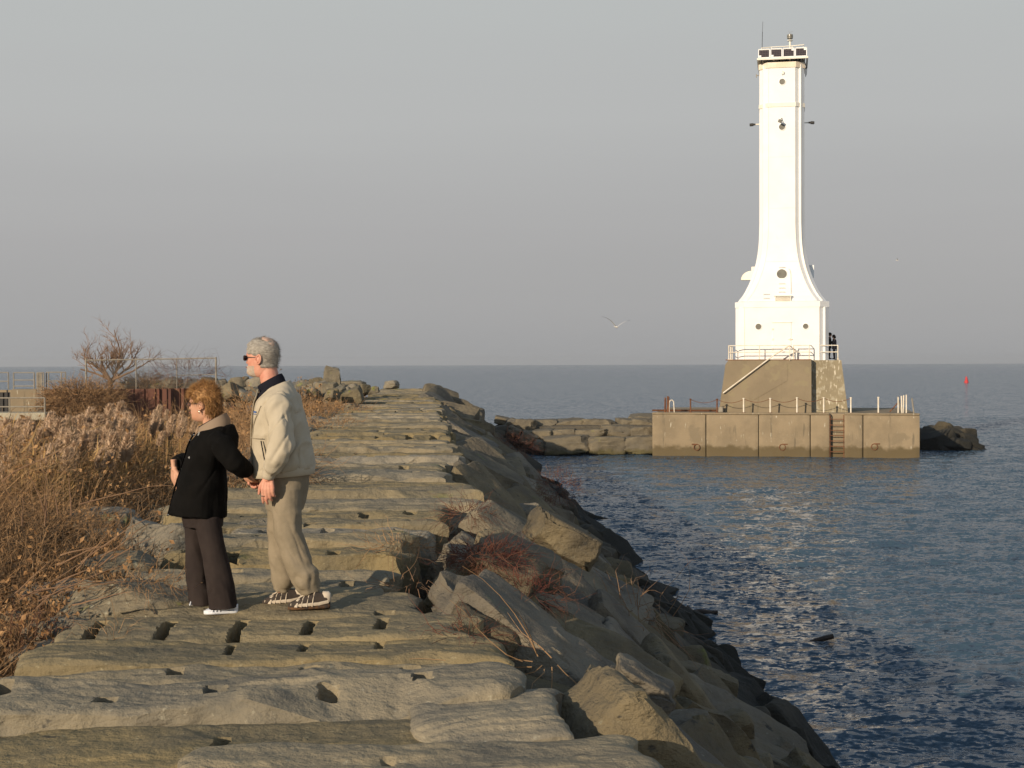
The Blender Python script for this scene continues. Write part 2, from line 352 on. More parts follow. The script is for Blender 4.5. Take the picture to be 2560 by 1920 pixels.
def rock_verts(size, seed, res=10, pw=6, cuts=5, rough=.05, cutd=.82):
    if res not in CG: CG[res] = cube_grid(res)
    V, Fc = CG[res]; V = V.copy(); rng = np.random.RandomState(seed)
    nn = (np.abs(V) ** pw).sum(1) ** (1 / pw); V = V / nn[:, None]
    for k in range(cuts):
        d = rng.randn(3); d[2] *= .8; d /= np.linalg.norm(d); h = cutd + rng.rand() * .28
        q_ = V @ d; s = np.maximum(q_ - q_.max() * min(.93, h * .92), 0); V = V - s[:, None] * d
    V = V * (A(size) / 2)
    f = fbm(V * 1.7 + seed * 3.7, 4, seed % 97); g = fbm(V * A((2, 2, 9)) + seed, 3, seed % 89)
    nrm = V / (np.linalg.norm(V, axis=1)[:, None] + 1e-6)
    bd = V[:, 2]*7 + f*2.5 + seed; bd = (np.floor(bd) % 3)/2. + .3*sm(.3, .7, bd - np.floor(bd)); rg = 1 - 2.5*np.abs(fbm(V*3.1 + seed, 3, seed % 71))
    V = V + nrm * (f * rough * 1.3 + g * rough * .6 + rg * rough * .45 + bd * rough * .45 * (np.abs(nrm[:, 2]) < .75))[:, None]
    return V, Fc
def rot3(rx, ry, rz): return np.array((Matrix.Rotation(rz, 3, 'Z') @ Matrix.Rotation(ry, 3, 'Y') @ Matrix.Rotation(rx, 3, 'X')))
def rock(name, loc, size, seed, rot=(0, 0, 0), mat_=None, res=10, label='', cat='rock', group=None, **k):
    V, Fc = rock_verts(size, seed, res, **k); V = V @ rot3(*rot).T
    return link(name, mesh_from(name, V, Fc, mat_ or stoneM, True, 28), None, label, cat, group, loc=loc)
ORD = ['first', 'second', 'third', 'fourth', 'fifth', 'sixth', 'seventh', 'eighth', 'ninth', 'tenth', 'eleventh', 'twelfth', 'thirteenth', 'fourteenth', 'fifteenth', 'sixteenth', 'seventeenth', 'eighteenth', 'nineteenth', 'twentieth']

# crest slabs: one height field each, with drill slots as real pits
def slab(xl, xr, y0, y1, zf, zb, seed, yaw=0, slots=(), res=.03, thick=.45, wav=.05, und=.03, label='', group=None, zr=0, mat_=None):
    L = xr - xl; D = y1 - y0; nx = max(12, int(L / res)); ny = max(6, int(D / res)); K = 7
    kx = np.arange(-K, nx + K + 1); ky = np.arange(-K, ny + K + 1)
    U, Vv = np.meshgrid(np.clip(kx / nx, 0, 1), np.clip(ky / ny, 0, 1)); ox, oy = np.meshgrid(kx, ky)
    sx = np.maximum(-ox, 0) + np.maximum(ox - nx, 0); sy = np.maximum(-oy, 0) + np.maximum(oy - ny, 0); dpt = (np.maximum(sx, sy) / K) ** 1.5
    X = U * L; Y = Vv * D
    nf = lambda a, b, s, o=3: fbm(np.stack([a.ravel(), b.ravel(), 0 * a.ravel()], -1), o, seed * 7 + s).reshape(a.shape)
    fy = nf(U * L * 1.6, 0 * U, 1) * wav * 1.1 + nf(U * L * 6, 0 * U, 2) * wav * .4
    by = nf(U * L * 1.3, 0 * U + 5, 3) * wav
    lx = nf(0 * U, Vv * D * 3, 4) * .10; rx = nf(0 * U + 9, Vv * D * 3, 5) * .16
    X = X + lx * (1 - U) + rx * U; Y = Y + fy * (1 - Vv) + by * Vv
    Z = zf + (zb - zf) * Vv + zr * (U - .5)
    und_ = nf(X * .9, Y * 1.6, 6, 4) * und * 1.5 + (1 - 2.4*np.abs(nf(X * 1.3 + Y*.6, Y * 1.6, 16, 4))) * und * .8 + nf(X * 6, Y * 9, 7, 4) * .009
    st = nf(X * .7, Y * 3.0, 8, 3) * 3.2; st = (np.floor(st) + sm(.35, .65, st - np.floor(st))) * .012
    Z = Z + und_ + st
    ed = np.minimum(Y - fy, 1) ; Z = Z - .022 * np.exp(-np.maximum(Vv * D, 0) / .018) - .02 * np.exp(-(1 - Vv) * D / .03) - .03 * np.exp(-U * L / .03) - .03 * np.exp(-(1 - U) * L / .03)
    # conchoidal scoops broken out of the front edge
    rng = np.random.RandomState(seed)
    for k in range(int(L * 1.8)):
        cx = rng.rand() * L; rw = .10 + rng.rand() * .30; rd = .06 + rng.rand() * .16
        h0 = zf - .01 - .13 * rng.rand() ** 1.3; Z = np.minimum(Z, h0 + zr * (U - .5) + (.35 + rng.rand() * .9) * Vv * D + (.15 + .5 * rng.rand()) * np.maximum((X - cx) * rng.choice([-1, 1]), 0) + .35 * np.maximum(np.abs(X - cx) - rw, 0) + nf(X*4 + k, Y*4, 33)*.008)
    S = np.zeros_like(Z)
    for (u0, v0, w_, l_, dp) in slots:
        sk = (Y - v0 * D) * -.17 * (.8 - u0)
        a = np.clip((w_ / 2 - np.abs(X - u0 * L - sk)) / .012 + .5, 0, 1) * np.clip((l_ / 2 - np.abs(Y - v0 * D)) / .02 + .5, 0, 1)
        S = np.maximum(S, a * dp)
    Z = Z - S * (dpt == 0)
    bul = nf(X * 3 + Y, Y * 3 + dpt * 3, 9) * .06 + (1 - 2*np.abs(nf(X * 4.5, Y * 4.5 + dpt * 5, 19, 3))) * .02
    Z = Z - dpt * thick; 
    X = X + np.where(ox < 0, -1, np.where(ox > nx, 1, 0)) * (bul + .0) * np.sin(np.minimum(dpt * 4, 1.57)); Y = Y + np.where(oy < 0, -1, np.where(oy > ny, 1, 0)) * (bul + .0) * np.sin(np.minimum(dpt * 4, 1.57))
    c = np.array([L / 2, D / 2]); ca, sa = math.cos(yaw), math.sin(yaw)
    XX = (X - c[0]) * ca - (Y - c[1]) * sa; YY = (X - c[0]) * sa + (Y - c[1]) * ca
    V = np.stack([XX, YY, Z], -1).reshape(-1, 3)
    return link('stone_slab', mesh_from('stone_slab', V, grid_mesh(X, Y), mat_ or stoneM, True, 35), None, label, 'stone slab', group, loc=((xl + xr) / 2, (y0 + y1) / 2, 0))
T = TOP
GS = 'sandstone slabs laid across the crest of the breakwater'
w5 = [(.07, .36, .06, .66, .3), (.245, .38, .065, .74, .3), (.425, .40, .06, .70, .3), (.60, .44, .055, .60, .3), (.78, .5, .055, .46, .25)]
near = [
 (-1.25, .62, 4.5, 6.0, T+.05, T+.05, R(5), [(.42, .80, .04, .10, .05)], 'pale layered slab filling the bottom right edge of the crest, nearest the camera'),
 (-3.2, -.4, 4.3, 5.72, T-.06, T+.0, R(4), [(.60, .70, .07, .10, .16)], 'grey slab in the bottom left corner with a round drill hole'),
 (-2.9, -.15, 5.62, 6.42, T-.02, T-.01, R(4), [(.60, .50, .05, .30, .16)], 'grey slab with one slanting slot, just behind the bottom left slab'),
 (-.45, .28, 5.95, 6.85, T+.05, T+.06, R(9), [], 'short flat slab end jutting over the right slope beside the pale layered slab'),
 (-3.2, .02, 6.45, 7.05, T+.10, T+.08, R(5), [(.12, .3, .08, .12, .22), (.24, .62, .08, .14, .2), (.40, .3, .08, .14, .2), (.55, .62, .09, .13, .2), (.72, .4, .08, .13, .2), (.86, .6, .08, .12, .2)], 'rugged slab with scalloped yellow front edge and small black notches'),
 (-2.6, .0, 7.0, 7.45, T+.03, T+.06, R(7), [(.12, .45, .08, .14, .2), (.34, .55, .07, .12, .18), (.60, .5, .08, .13, .18), (.80, .5, .09, .12, .18)], 'narrow broken slab with a scooped pale right corner'),
 (-2.62, -.12, 7.4, 8.3, T+.10, T+.03, R(3), [(.42, .55, .032, .34, .10), (.58, .62, .034, .42, .12), (.75, .66, .034, .42, .12)], 'slab with three thin chisel grooves and an olive green front face'),
 (-2.72, -.28, 8.25, 9.36, T+.03, T-.01, R(1), w5, 'long smooth slab with five dark slots in a row, right in front of the couple'),
 (-2.45, -.62, 9.34, 10.15, T-.03, T+.02, R(4), [(.86, .12, .12, .12, .14)], 'slab under the feet of the standing couple'),
]
for i, (a, b, c, d, e_, f_, yw, sl, lb) in enumerate(near):
    slab(a, b, c, d, e_, f_, 11 + i, yw, sl, res=.013, und=.022 if i not in (4, 5) else .045, wav=.07 if i in (4, 5) else .045, label=lb, group=GS, zr=.05 if i in (0, 3) else .02)
rng = random.Random(5)
y = 10.12; i = 0
while y < 92:
    dd = rng.uniform(.62, 1.05) * (1 + y / 160); xr = XR(y) + rng.uniform(-.16, .12); xl = XL(y) + rng.uniform(-.3, .3) + (.8 if y < 14 else 0)
    if 10 < y < 13.2: xr = -.95 + rng.uniform(-.1, .05)
    elif 13.2 <= y < 16.6: xr = -.78 + rng.uniform(-.1, .1)
    elif 20 < y < 24: xr -= .35
    sl = []
    if rng.random() < .85:
        ns = rng.choice((3, 4, 5, 6)); v0 = rng.uniform(.3, .6); big = rng.random() < .5
        for k in range(ns):
            if rng.random() < .85: sl.append(((k + .5 + rng.uniform(-.12, .12)) / ns, v0, rng.uniform(.06, .085) * (1 + y / 45), (rng.uniform(.22, .36) if big else rng.uniform(.12, .2)) * (1 + y / 60), .28))
    z0 = T + rng.uniform(-.05, .06); zd = rng.uniform(-.10, -.01); zz = .0012 * max(0, y - 50)
    if y < 30: lb = ORD[min(i, 19)] + ' crest slab behind the one the couple stands on'
    elif y < 60: lb = 'crest slab in the middle stretch of the breakwater, beyond the couple'
    else: lb = 'crest slab in the farthest stretch of the breakwater before the lake'
    slab(xl, xr, y + .015, y + dd - .01, z0 + zz, z0 + zd + zz, 40 + i, R(-3.5) + rng.uniform(R(-1.6), R(3.5)) + R(3.5), sl, res=max(.018, y * .0015), und=.03, wav=.055 + y * .0008, label=lb, group=GS)
    y += dd; i += 1

# slope blocks (riprap) on the lake side
RN = ['topmost', 'second', 'third', 'fourth', 'fifth', 'waterline']
rng = random.Random(12)
cnt = 0
SL = math.atan(.79)
for r in range(6):
    y = 3.6 + rng.uniform(0, .6) + r * .8; k = 0
    while y < (96 if r < 2 else 101):
        wdt = rng.uniform(.55, 1.0) * (1 + max(0, y - 12) / 22)
        ln = rng.uniform(1.4, 2.2) * (1 + max(0, y - 50) / 200); th = rng.uniform(.5, .85)
        s = .75 + r * 1.42 + rng.uniform(-.35, .35)
        if r == 5 and y > 60: y += wdt; continue
        cx = XR(y) - .05 + s * math.cos(SL); cz = TOP - .55 - s * math.sin(SL) + rng.uniform(-.28, .22)
        rx = rng.uniform(-.30, .30); ry = SL + rng.uniform(-.30, .26); rz = rng.uniform(-.5, .35)
        if rng.random() < .15: ry -= .35; rx += rng.choice((-.3, .3))
        if y < 26: lb = ORD[min(k, 19)] + ' block from the bottom of the picture in the ' + RN[r] + ' row of the right slope'
        elif y < 55: lb = 'weathered block of the ' + RN[r] + ' row halfway along the right slope'
        else: lb = 'block of the ' + RN[r] + ' row at the far end of the right slope'
        rock('riprap_block', (cx, y + wdt / 2, cz), (ln, wdt * .92, th), 300 + cnt, (rx, ry, rz), slopeM, 28 if y < 14 else 16 if y < 30 else 8, lb, 'stone block', 'riprap blocks on the lake side slope', pw=16, cuts=5, rough=.06, cutd=.80)
        y += wdt; k += 1; cnt += 1

rq = random.Random(91)
for i in range(150):
    y = 9 * (62 / 9) ** rq.random(); s_ = rq.uniform(3.2, 6.9) if i % 3 else rq.uniform(1.2, 4); sz = rq.uniform(.18, .5) * (1 + y / 60)
    rock('rubble_stone', (XR(y) + s_*math.cos(SL), y, TOP - .30 - s_*math.sin(SL)), (sz*1.5, sz, sz*.7), 1500+i, (rq.uniform(-.6,.6), SL + rq.uniform(-.6,.6), rq.uniform(-1.5,1.5)), slopeM, 9, ('small dark stone in the rubble near the waterline of the right slope' if s_ > 4 else 'small stone lying between the upper blocks of the right slope'), 'stone', 'small stones on the lake side slope', pw=9, cuts=7, rough=.05, cutd=.74)
# ------------------------------------------------------------------ pier and lighthouse (own frame: lx right, ly away, lz up)
PO = ground(1965, 1142, 0); PY = math.atan2(PO.x, PO.y)
PR = Vector((math.cos(PY), -math.sin(PY), 0)); PN = Vector((math.sin(PY), math.cos(PY), 0))
def loc(px, py, ly):
    r = ray(px, py); o = Vector((0, 0, CAMZ)); p0 = PO + PN * ly; t = (p0 - o).dot(PN) / r.dot(PN); q = o + r * t - p0
    return (q.dot(PR), ly, q.z)
def lx(px, ly=0): return loc(px, 1000, ly)[0]
def lz(py, ly=0, px=1965): return loc(px, py, ly)[2]
def root(name, l=(0, 0, 0), **k):
    p = PO + PR * l[0] + PN * l[1]; p.z = l[2]; return empty(name, p, -PY, **k)
ZP = lz(1033, 0); PX0, PX1 = lx(1630), lx(2300); PD = 12.5
pier = root('concrete_pier', label='long tan concrete pier block carrying the white lighthouse', cat='pier')
def xz(px, ly=0): return lx(px, ly)
m = MB(); jx = [1765, 1895, 2025]; ld0, ld1 = 1780 + 787/2.675, 1780 + 885/2.675
edges = [1630, 1764, 1896, 2025, ld0]; 
def face_block(a, b):
    x0, x1 = lx(a) + .018, lx(b) - .018; pr = [(x0, -2.5), (x1, -2.5), (x1, ZP - .06), (x0, ZP - .06)]
    n_ = 26; xs = np.linspace(x0, x1, n_); zs = np.linspace(-2.5, ZP - .1, 20); V = []; 
    for z in zs:
        for x in xs: V.append((x, 0, z))
    V = A(V); d = fbm(V * 1.1 + 3, 4, 5) * .05 + .06 * sm(.62, .45, V[:, 2] + .12 * np.sin(V[:, 0] * 1.1) + .1 * fbm(V * A((1.3, 0, 0)), 3, 9)) ; V[:, 1] = d - .01
    ed = np.minimum(V[:, 0] - x0, x1 - V[:, 0]); V[:, 1] += .045 * np.exp(-ed / .06) + .09 * np.exp(-(ZP - .1 - V[:, 2]) / .08)
    Fc = [(j*n_+i, j*n_+i+1, (j+1)*n_+i+1, (j+1)*n_+i) for j in range(19) for i in range(n_-1)]
    m.add(V, Fc)
for a, b in ((1630, 1764), (1765, 1896), (1896.5, 2025), (2026, ld0), (ld1, 2157), (2158, 2300)): face_block(a, b)
m.box(((PX0+PX1)/2, PD/2 + .3, (ZP - .02 - 3)/2), (PX1 - PX0 - .06, PD - .3, ZP - .02 + 3), bev=.06)   # core
m.build('pier_body', concM, pier, True, 30)
m = MB(); m.box(((PX0 + lx(ld0)) / 2, .32, ZP - .05), (lx(ld0) - PX0, .62, .13), bev=.04); m.box(((lx(ld1) + PX1) / 2, .32, ZP - .05), (PX1 - lx(ld1), .62, .13), bev=.04); m.build('coping', concM, pier, True)
lad = root('ladder', label='steel rung ladder set in a recess of the concrete pier wall', cat='ladder'); m = MB()
for yy in (1304, 1343, 1378, 1413, 1449, 1484, 1520): z = lz(560 + yy/2.675); m.tube([(lx(ld0) , .02, z), (lx(ld1), .02, z)], .028, 6)
m.build('rung', rustM, lad); m = MB()
for q in (ld0 + 1, ld1 - 1): m.tube([(lx(q), .08, -.2), (lx(q), .08, ZP - .1)], .03, 6)
m.build('side_rail', rustM, lad)
for i, (px, py) in enumerate(((1742, 1118), (1956, 1118), (2186, 1117))):
    x, _, z = loc(px, py, 0); rr = root('mooring_ring', (x, 0, z), label=('leftmost', 'middle', 'rightmost')[i] + ' rusty mooring ring on the concrete pier wall', cat='mooring ring', group='mooring rings on the pier wall')
    m = MB(); m.tube([(.2*math.cos(t), -.05, .2*math.sin(t)) for t in np.linspace(0, 2*math.pi, 17)], .026, 6, cap=False); m.build('ring', rustM, rr)
    m = MB(); m.box(((.16, -.16, .16)[0] * (-1 if i == 0 else 1), -.03, .2), (.36, .08, .06)); m.build('bracket', rustM, rr)
# brown beam on the left end, deck clutter
bx = root('steel_channel', (lx(1712, 3), 3, ZP), label='rusty steel channel lying on the left end of the pier top', cat='beam')
m = MB(); m.box((0, 0, .11), (4.5, .12, .02)); m.box((0, .06, .06), (4.5, .03, .12)); m.box((0, 0, .02), (4.5, .12, .02)); m.build('channel', rustM, bx)
# chain posts along the pier edge
prev = None; ci = 0
for i, (zx, zy, rst) in enumerate(((330, 308, 1), (480, 308, 1), (630, 304, 0), (780, 304, 0), (931, 300, 0), (1082, 300, 0), (1235, 300, 0), (1390, 298, 0))):
    px, py = 1580 + zx/2.257, 860 + zy/2.257; x, _, zt = loc(px, py, .35)
    nm = ['leftmost rusty', 'second from left rusty', 'third from left white', 'fourth from left white', 'fifth from left white', 'sixth from left white', 'seventh from left white', 'rightmost single white'][i]
    p = root('chain_post', (x, .35, ZP), label=nm + ' chain post on the pier edge', cat='post', group='chain posts along the pier edge')
    h = zt - ZP; m = MB(); m.lathe([(.05, 0), (.05, h*.93), (.075, h*.93), (.075, h*.985), (.04, h)], n=10); m.build('pole', rustM if rst else railM, p); m = MB(); m.box((0, 0, .02), (.22, .22, .035)); m.build('base_plate', rustM, p)
    if prev and i < 7:
        a, b = prev; P = [(a + (x-a)*t, .35, b*.93 + ZP - .0 - .22*math.sin(math.pi*t)) for t in np.linspace(0, 1, 11)]
        c = root('hanging_chain', (0, 0, 0), label='chain sagging between the ' + ORD[i-1] + ' and ' + ORD[i] + ' chain posts from the left', cat='chain', group='chains between the pier posts'); m = MB(); m.tube(P, .018, 5); m.build('chain', rustM, c)
    prev = (x, h)
# ladder head hoops left and right bundle of leaning posts
p = root('mooring_bars', (lx(1580 + 205/2.257, .8), .8, ZP), label='rusty posts and white hoop standing on the left end of the pier', cat='mooring bars'); m = MB()
for dx, h in ((-.22, 1.0), (-.05, 1.1), (.0, 1.05)): m.tube([(dx, .1*dx, 0), (dx + .02, 0, h)], .06, 8)
m.build('post', rustM, p); m = MB(); m.tube([(.05, 0, 0), (.06, 0, .65), (.12, 0, .8), (.25, 0, .84), (.36, 0, .72), (.4, 0, 0)], .035, 8); m.build('hoop', railM, p)
for i, (zx, ln) in enumerate(((1497, .0), (1507, .25), (1517, .05), (1528, -.02), (1543, 0))):
    p = root('leaning_post', (lx(1580 + (zx + 5)/2.257, .9), .9 + .12*(i % 2), ZP), label=ORD[i] + ' from left in the bundle of old posts at the right end of the pier', cat='post', group='bundle of posts on the pier'); m = MB(); m.tube([(ln*.5, 0, 0), (-ln*.5, 0, 1.05 + .04*i)], .045, 7); m.build('pole', (railM, galvM)[i == 1], p)
p = root('leaning_post', (lx(1580 + 1588/2.257, .6), .6, ZP), label='pale grey post leaning alone near the right end of the pier', cat='post', group='bundle of posts on the pier'); m = MB(); m.tube([(.03, 0, 0), (-.1, 0, 1.0)], .05, 7); m.build('pole', galvM, p)
p = root('leaning_post', (lx(1580 + 1480/2.257, 3), 3, ZP), label='dark brown pole slanting behind the bundle of posts', cat='post', group='bundle of posts on the pier'); m = MB(); m.tube([(-.3, 0, 0), (.35, 0, .75)], .04, 7); m.build('pole', rustM, p)

# pedestal
PF = 1.6; PB = PF + 8.6; ZD = lz(900.5, PF)
def pq(zx, zy): return 1780 + zx/2.675, 560 + zy/2.675
xa0, xa1 = lx(pq(45, 0)[0], PF), lx(pq(92, 0)[0], PF); xb0 = xb1 = lx(pq(665, 0)[0], PF)
xc0, xc1 = lx(pq(910, 0)[0], PF + .9), lx(pq(866, 0)[0], PF + .9)
ped = root('lighthouse_pedestal', label='tapering tan concrete pedestal under the white lighthouse', cat='pedestal')
def frus(m, x0b, x1b, x0t, x1t, y0b, y0t, yb, zb, zt, res=14, ch=0):
    V = []; n_ = res; zz = np.linspace(zb, zt, n_)
    for z in zz:
        t = (z - zb) / (zt - zb); c = max(0, (t - .93) / .07) * ch
        xl, xr, yf = x0b + (x0t-x0b)*t + c, x1b + (x1t-x1b)*t, y0b + (y0t-y0b)*t
        ybk = yb - .5*t
        for q in np.linspace(0, 1, 12): V.append((xl + (xr-xl)*q, yf, z))
        for q in np.linspace(0, 1, 12): V.append((xr, yf + (ybk-yf)*q, z))
        for q in np.linspace(0, 1, 12): V.append((xr + (xl-xr)*q, ybk, z))
        for q in np.linspace(0, 1, 12): V.append((xl, ybk + (yf-ybk)*q, z))
    Fc = [(j*48+i, j*48+(i+1) % 48, (j+1)*48+(i+1) % 48, (j+1)*48+i) for j in range(n_-1) for i in range(48)] + [tuple((n_-1)*48+i for i in range(48))]
    m.add(V, Fc)
m = MB(); frus(m, xa0, xb0, xa1, xb1, PF, PF + .45, PB, ZP - .05, ZD, ch=.15); m.build('stair_block', pedM, ped, True, 25)
m = MB(); frus(m, xb0 - .3, xc0, xb1 - .3, xc1, PF + .8, PF + 1.2, PB - .3, ZP - .05, ZD - .006); o = m.build('bastion', guanoM, ped, True, 25); o['label'] = 'recessed right part streaked white by birds'
# faint relief of removed stairs
P1, P2 = pq(505, 935), pq(200, 1150); m = MB(); ns = 9; poly = []
for k in range(ns):
    ax = P1[0] + (P2[0]-P1[0])*k/ns; bx_ = P1[0] + (P2[0]-P1[0])*(k+1)/ns; az = P1[1] + (P2[1]-P1[1])*k/ns; bz = P1[1] + (P2[1]-P1[1])*(k+1)/ns
    poly.append((lx(ax, PF), lz(az, PF))); poly.append((lx(bx_ , PF), lz(az, PF)))
poly.append((lx(P2[0], PF), lz(P2[1], PF))); poly.append((lx(P2[0] + 30, PF), lz(P2[1] + 10, PF))); poly.append((lx(P1[0] , PF), lz(P1[1] + 42, PF)))
tt = lambda z: PF + .45*(z - ZP)/(ZD - ZP)
V = [(x, tt(z) - .022, z) for x, z in poly] + [(x, tt(z) + .1, z) for x, z in poly]; n_ = len(poly)
m.add(V, [tuple(range(n_))] + [(k, n_+k, n_+(k+1) % n_, (k+1) % n_) for k in range(n_)]); m.build('stair_scar', pedM, ped)
DK = PF + .5
m = MB(); X0, X1 = lx(pq(92, 0)[0], DK), lx(pq(664, 0)[0], DK)
m.box(((X0+X1)/2, DK + 3.6, ZD + .03), (X1 - X0, 7.3, .06)); m.build('deck_edge', rustM, ped)
# deck railing
rail = root('deck_railing', label='white two bar railing round the deck at the foot of the lighthouse', cat='railing')
RL = DK + .15; RR_ = RL
pos = [(112, RL), (317, RL), (520, RL), (545, RL + .05), (650, RL + .05), (842, RL + .9)]
zt = ZD + 1.0; m = MB()
P = [(lx(pq(a, 0)[0], b), b) for a, b in pos]; xL, xRr = P[0][0], P[-1][0]; yb = PB - 1.6
for hz in (1.0, .55):
    m.tube([(xL, yb, ZD + hz), (xL, P[0][1], ZD + hz), (P[2][0], P[2][1], ZD + hz)], .032, 6); m.tube([(P[3][0], P[3][1], ZD + hz), (P[4][0], P[4][1], ZD + hz), (P[4][0] + .15, P[5][1], ZD + hz), (xRr, P[5][1], ZD + hz), (xRr, yb, ZD + hz)], .032, 6)
m.build('rail', railM, rail)
for x, y_ in P + [(xL, yb), (xL, (yb + RL)/2), (xRr, yb), (xRr, (yb + RL)/2)]:
    m = MB(); m.tube([(x, y_, ZD - .02), (x, y_, ZD + 1.02)], .036, 6); m.box((x, y_, ZD + .07), (.14, .12, .05)); m.build('post', railM, rail)
hr = root('handrail', label='long white handrail slanting down the front of the pedestal', cat='handrail'); m = MB()
a = loc(*pq(520, 812), PF + .3); b = loc(*pq(410, 880), PF + .3); c = loc(*pq(75, 1130), PF - .05); m.tube([a, b, c], .045, 7); m.tube([loc(*pq(520, 812), PF + .4), loc(*pq(560, 850), PF + .8)], .03, 6); m.build('rail', railM, hr)
m = MB(); m.tube([c, (c[0] + .05, c[1] + .3, c[2])], .03, 6); m.tube([a, (a[0], a[1], ZD)], .035, 6); m.build('bracket', railM, hr)
sg = root('sign_box', (loc(*pq(60, 1250), PF - .3)[0], PF - .3, ZP), label='small pale box standing at the left foot of the pedestal', cat='box'); m = MB(); m.box((0, 0, .18), (.34, .16, .36), bev=.02); m.box((0, -.085, .27), (.3, .01, .04)); m.build('box', galvM, sg)

# tower
TC = PF + 4.6; 
tw = root('lighthouse', label='tall white flared art deco lighthouse with portholes on a concrete pedestal', cat='lighthouse')
TXC = lx(pq(468, 0)[0], TC)
def zt_(zy, py0=560, s=2.675, hw=1.5): return lz(py0 + zy/s, TC - hw)
prof = [(905, 303), (560, 303)]
def hwpx(n, d): return n / 2.675 / F * (PO.length + d) 
dT = math.hypot(PO.x, PO.y)
def sect(h, nt=.63, out=0):
    a = h - nt; c1 = nt*.38; c2 = nt*.62; q = [(a, -h), (a + c1, -h + c1), (a + c2, -h + c1), (h, -h + nt)]
    if out: a = h - nt; q = [(a, -h), (h, -a)]
    P = []
    for k in range(4):
        c, s_ = [(1, 0), (0, 1), (-1, 0), (0, -1)][k]
        P += [(x*c - y*s_, x*s_ + y*c) for x, y in q]
    return P
def shaft(m, lv, nt=.63, out=0):
    n_ = None; V = []
    for h, z in lv:
        P = sect(h, nt, out); n_ = len(P); V += [(TXC + x, TC + y, z) for x, y in P]
    Fc = [(j*n_+i, j*n_+(i+1) % n_, (j+1)*n_+(i+1) % n_, (j+1)*n_+i) for j in range(len(lv)-1) for i in range(n_)]
    Fc += [tuple((len(lv)-1)*n_+i for i in range(n_)), tuple(range(n_-1, -1, -1))]; m.add(V, Fc)
dd = lambda hwz, h: hwz / 2.675 / F * (dT + TC - h)
lv = []; 
for zy, hz in ((905, 302), (556, 302)): h = dd(hz, 3); lv.append((h, lz(560 + zy/2.675, TC - h)))
lv[0] = (lv[0][0], ZD)
m = MB(); shaft(m, lv); m.build('lower_storey', whiteM, tw)
fl = [(515, 284), (500, 274), (480, 258), (450, 240), (425, 228), (400, 216), (370, 204), (335, 192), (300, 181), (265, 172), (230, 165), (200, 160), (160, 155), (100, 150), (0, 147)]
lv2 = [(dd(hz, 2), lz(560 + zy/2.675, TC - dd(hz, 2))) for zy, hz in fl]
ztop = lz(40 + 385/3.19, TC - 1.5); hT = lv2[-1][0]; lv2.append((hT * .995, ztop))
lv2 = [(h, z) for h, z in lv2]; m = MB(); shaft(m, lv2); m.build('shaft', whiteM, tw)
hB = lv[0][0]
def band(z0, z1, h, ma, name, top=None): m = MB(); shaft(m, [(h, z0), (h, z1)] + ([(top, z1 + .05)] if top else []), .63, 1); m.build(name, ma, tw)
band(lz(560 + 556/2.675, TC - hB), lz(560 + 519/2.675, TC - hB), hB + .035, whiteM, 'cornice', lv2[0][0] + .0)
band(lz(40 + 722/3.19, TC - hT), lz(40 + 690/3.19, TC - hT), hT + .035, bandM, 'belt_course')
zt0, zt1 = lz(40 + 410/3.19, TC - hT), lz(40 + 366/3.19, TC - hT)
band(zt0, zt1, hT + .05, trimM, 'parapet')
# vertical joint battens and horizontal seams
m = MB()
def half(z):
    zs = [q[1] for q in lv2]; hs = [q[0] for q in lv2]
    return float(np.interp(z, zs, hs)) if z > lv2[0][1] else hB
for sx_ in (-1, 1):
    zz = np.linspace(lv2[0][1] + .05, zt0 - .02, 60)
    m.tube([(TXC + sx_*(half(z) - .63), TC - half(z) - .002, z) for z in zz], .018, 4); m.tube([(TXC + sx_*(half(z) - .63 + .392), TC - half(z) + .24, z) for z in zz], .02, 4)
    m.tube([(TXC + sx_*(hB - .63), TC - hB - .002, ZD + .05), (TXC + sx_*(hB - .63), TC - hB - .002, lv[1][1] - .02)], .018, 4)
m.build('joint_batten', bandM, tw)
m = MB()
for py in (392, 520, 654):
    z = lz(py, TC - 1.5); h = half(z); m.box((TXC, TC - h - .002, z), (2*(h - .66), .012, .02))
m.build('plate_seam', bandM, tw)
def porthole(px, py, r, notch=False):
    z = lz(py, TC - 1.6); h = half(z); h2 = half(z + .15); sl = math.atan2(half(z - .15) - half(z + .15), .3); x = loc(px, py, TC - h)[0]; z = lz(py, TC - h)
    ax = Vector((0, -math.cos(sl), math.sin(sl))); f = MB(); f.lathe([(r + .045, -.03), (r + .045, .03), (r, .035), (r, .005)], (x, TC - h, z), 24, ax); f.f = f.f[:-2]; o = f.build('window', whiteM, tw, True)
    g = MB(); g.lathe([(r + .01, .0), (r + .01, .012)], (x, TC - h, z), 24, ax); g.build('pane', glassM, o, True)
for px, py, r in ((1955.5, 204, .2), (1955, 317, .21), (1954.5, 685, .345), (1896, 816, .20), (2014, 816, .18)): porthole(px, py, r)
# door
dx0, dx1 = loc(1932, 850, TC - hB)[0], loc(1978, 850, TC - hB)[0]; dz1 = lz(807, TC - hB); yf = TC - hB
m = MB(); m.box(((dx0+dx1)/2, yf - .015, (ZD + .12 + dz1)/2), (dx1 - dx0, .05, dz1 - ZD - .12), bev=.012); door = m.build('door', whiteM, tw)
m = MB(); m.box(((dx0+dx1)/2, yf - .03, dz1 + .03), (dx1 - dx0 + .1, .08, .04)); m.build('frame', bandM, door)
for zy in (702, 770, 838): m = MB(); m.box((dx0, yf - .05, lz(560 + zy/2.675, yf)), (.12, .04, .12)); m.build('hinge', bandM, door)
m = MB(); x, _, z = loc(*pq(523, 771), yf); m.box((x, yf - .06, z), (.3, .04, .05)); m.box((x - .02, yf - .06, z), (.05, .05, .16)); m.build('handle', trimM, door)
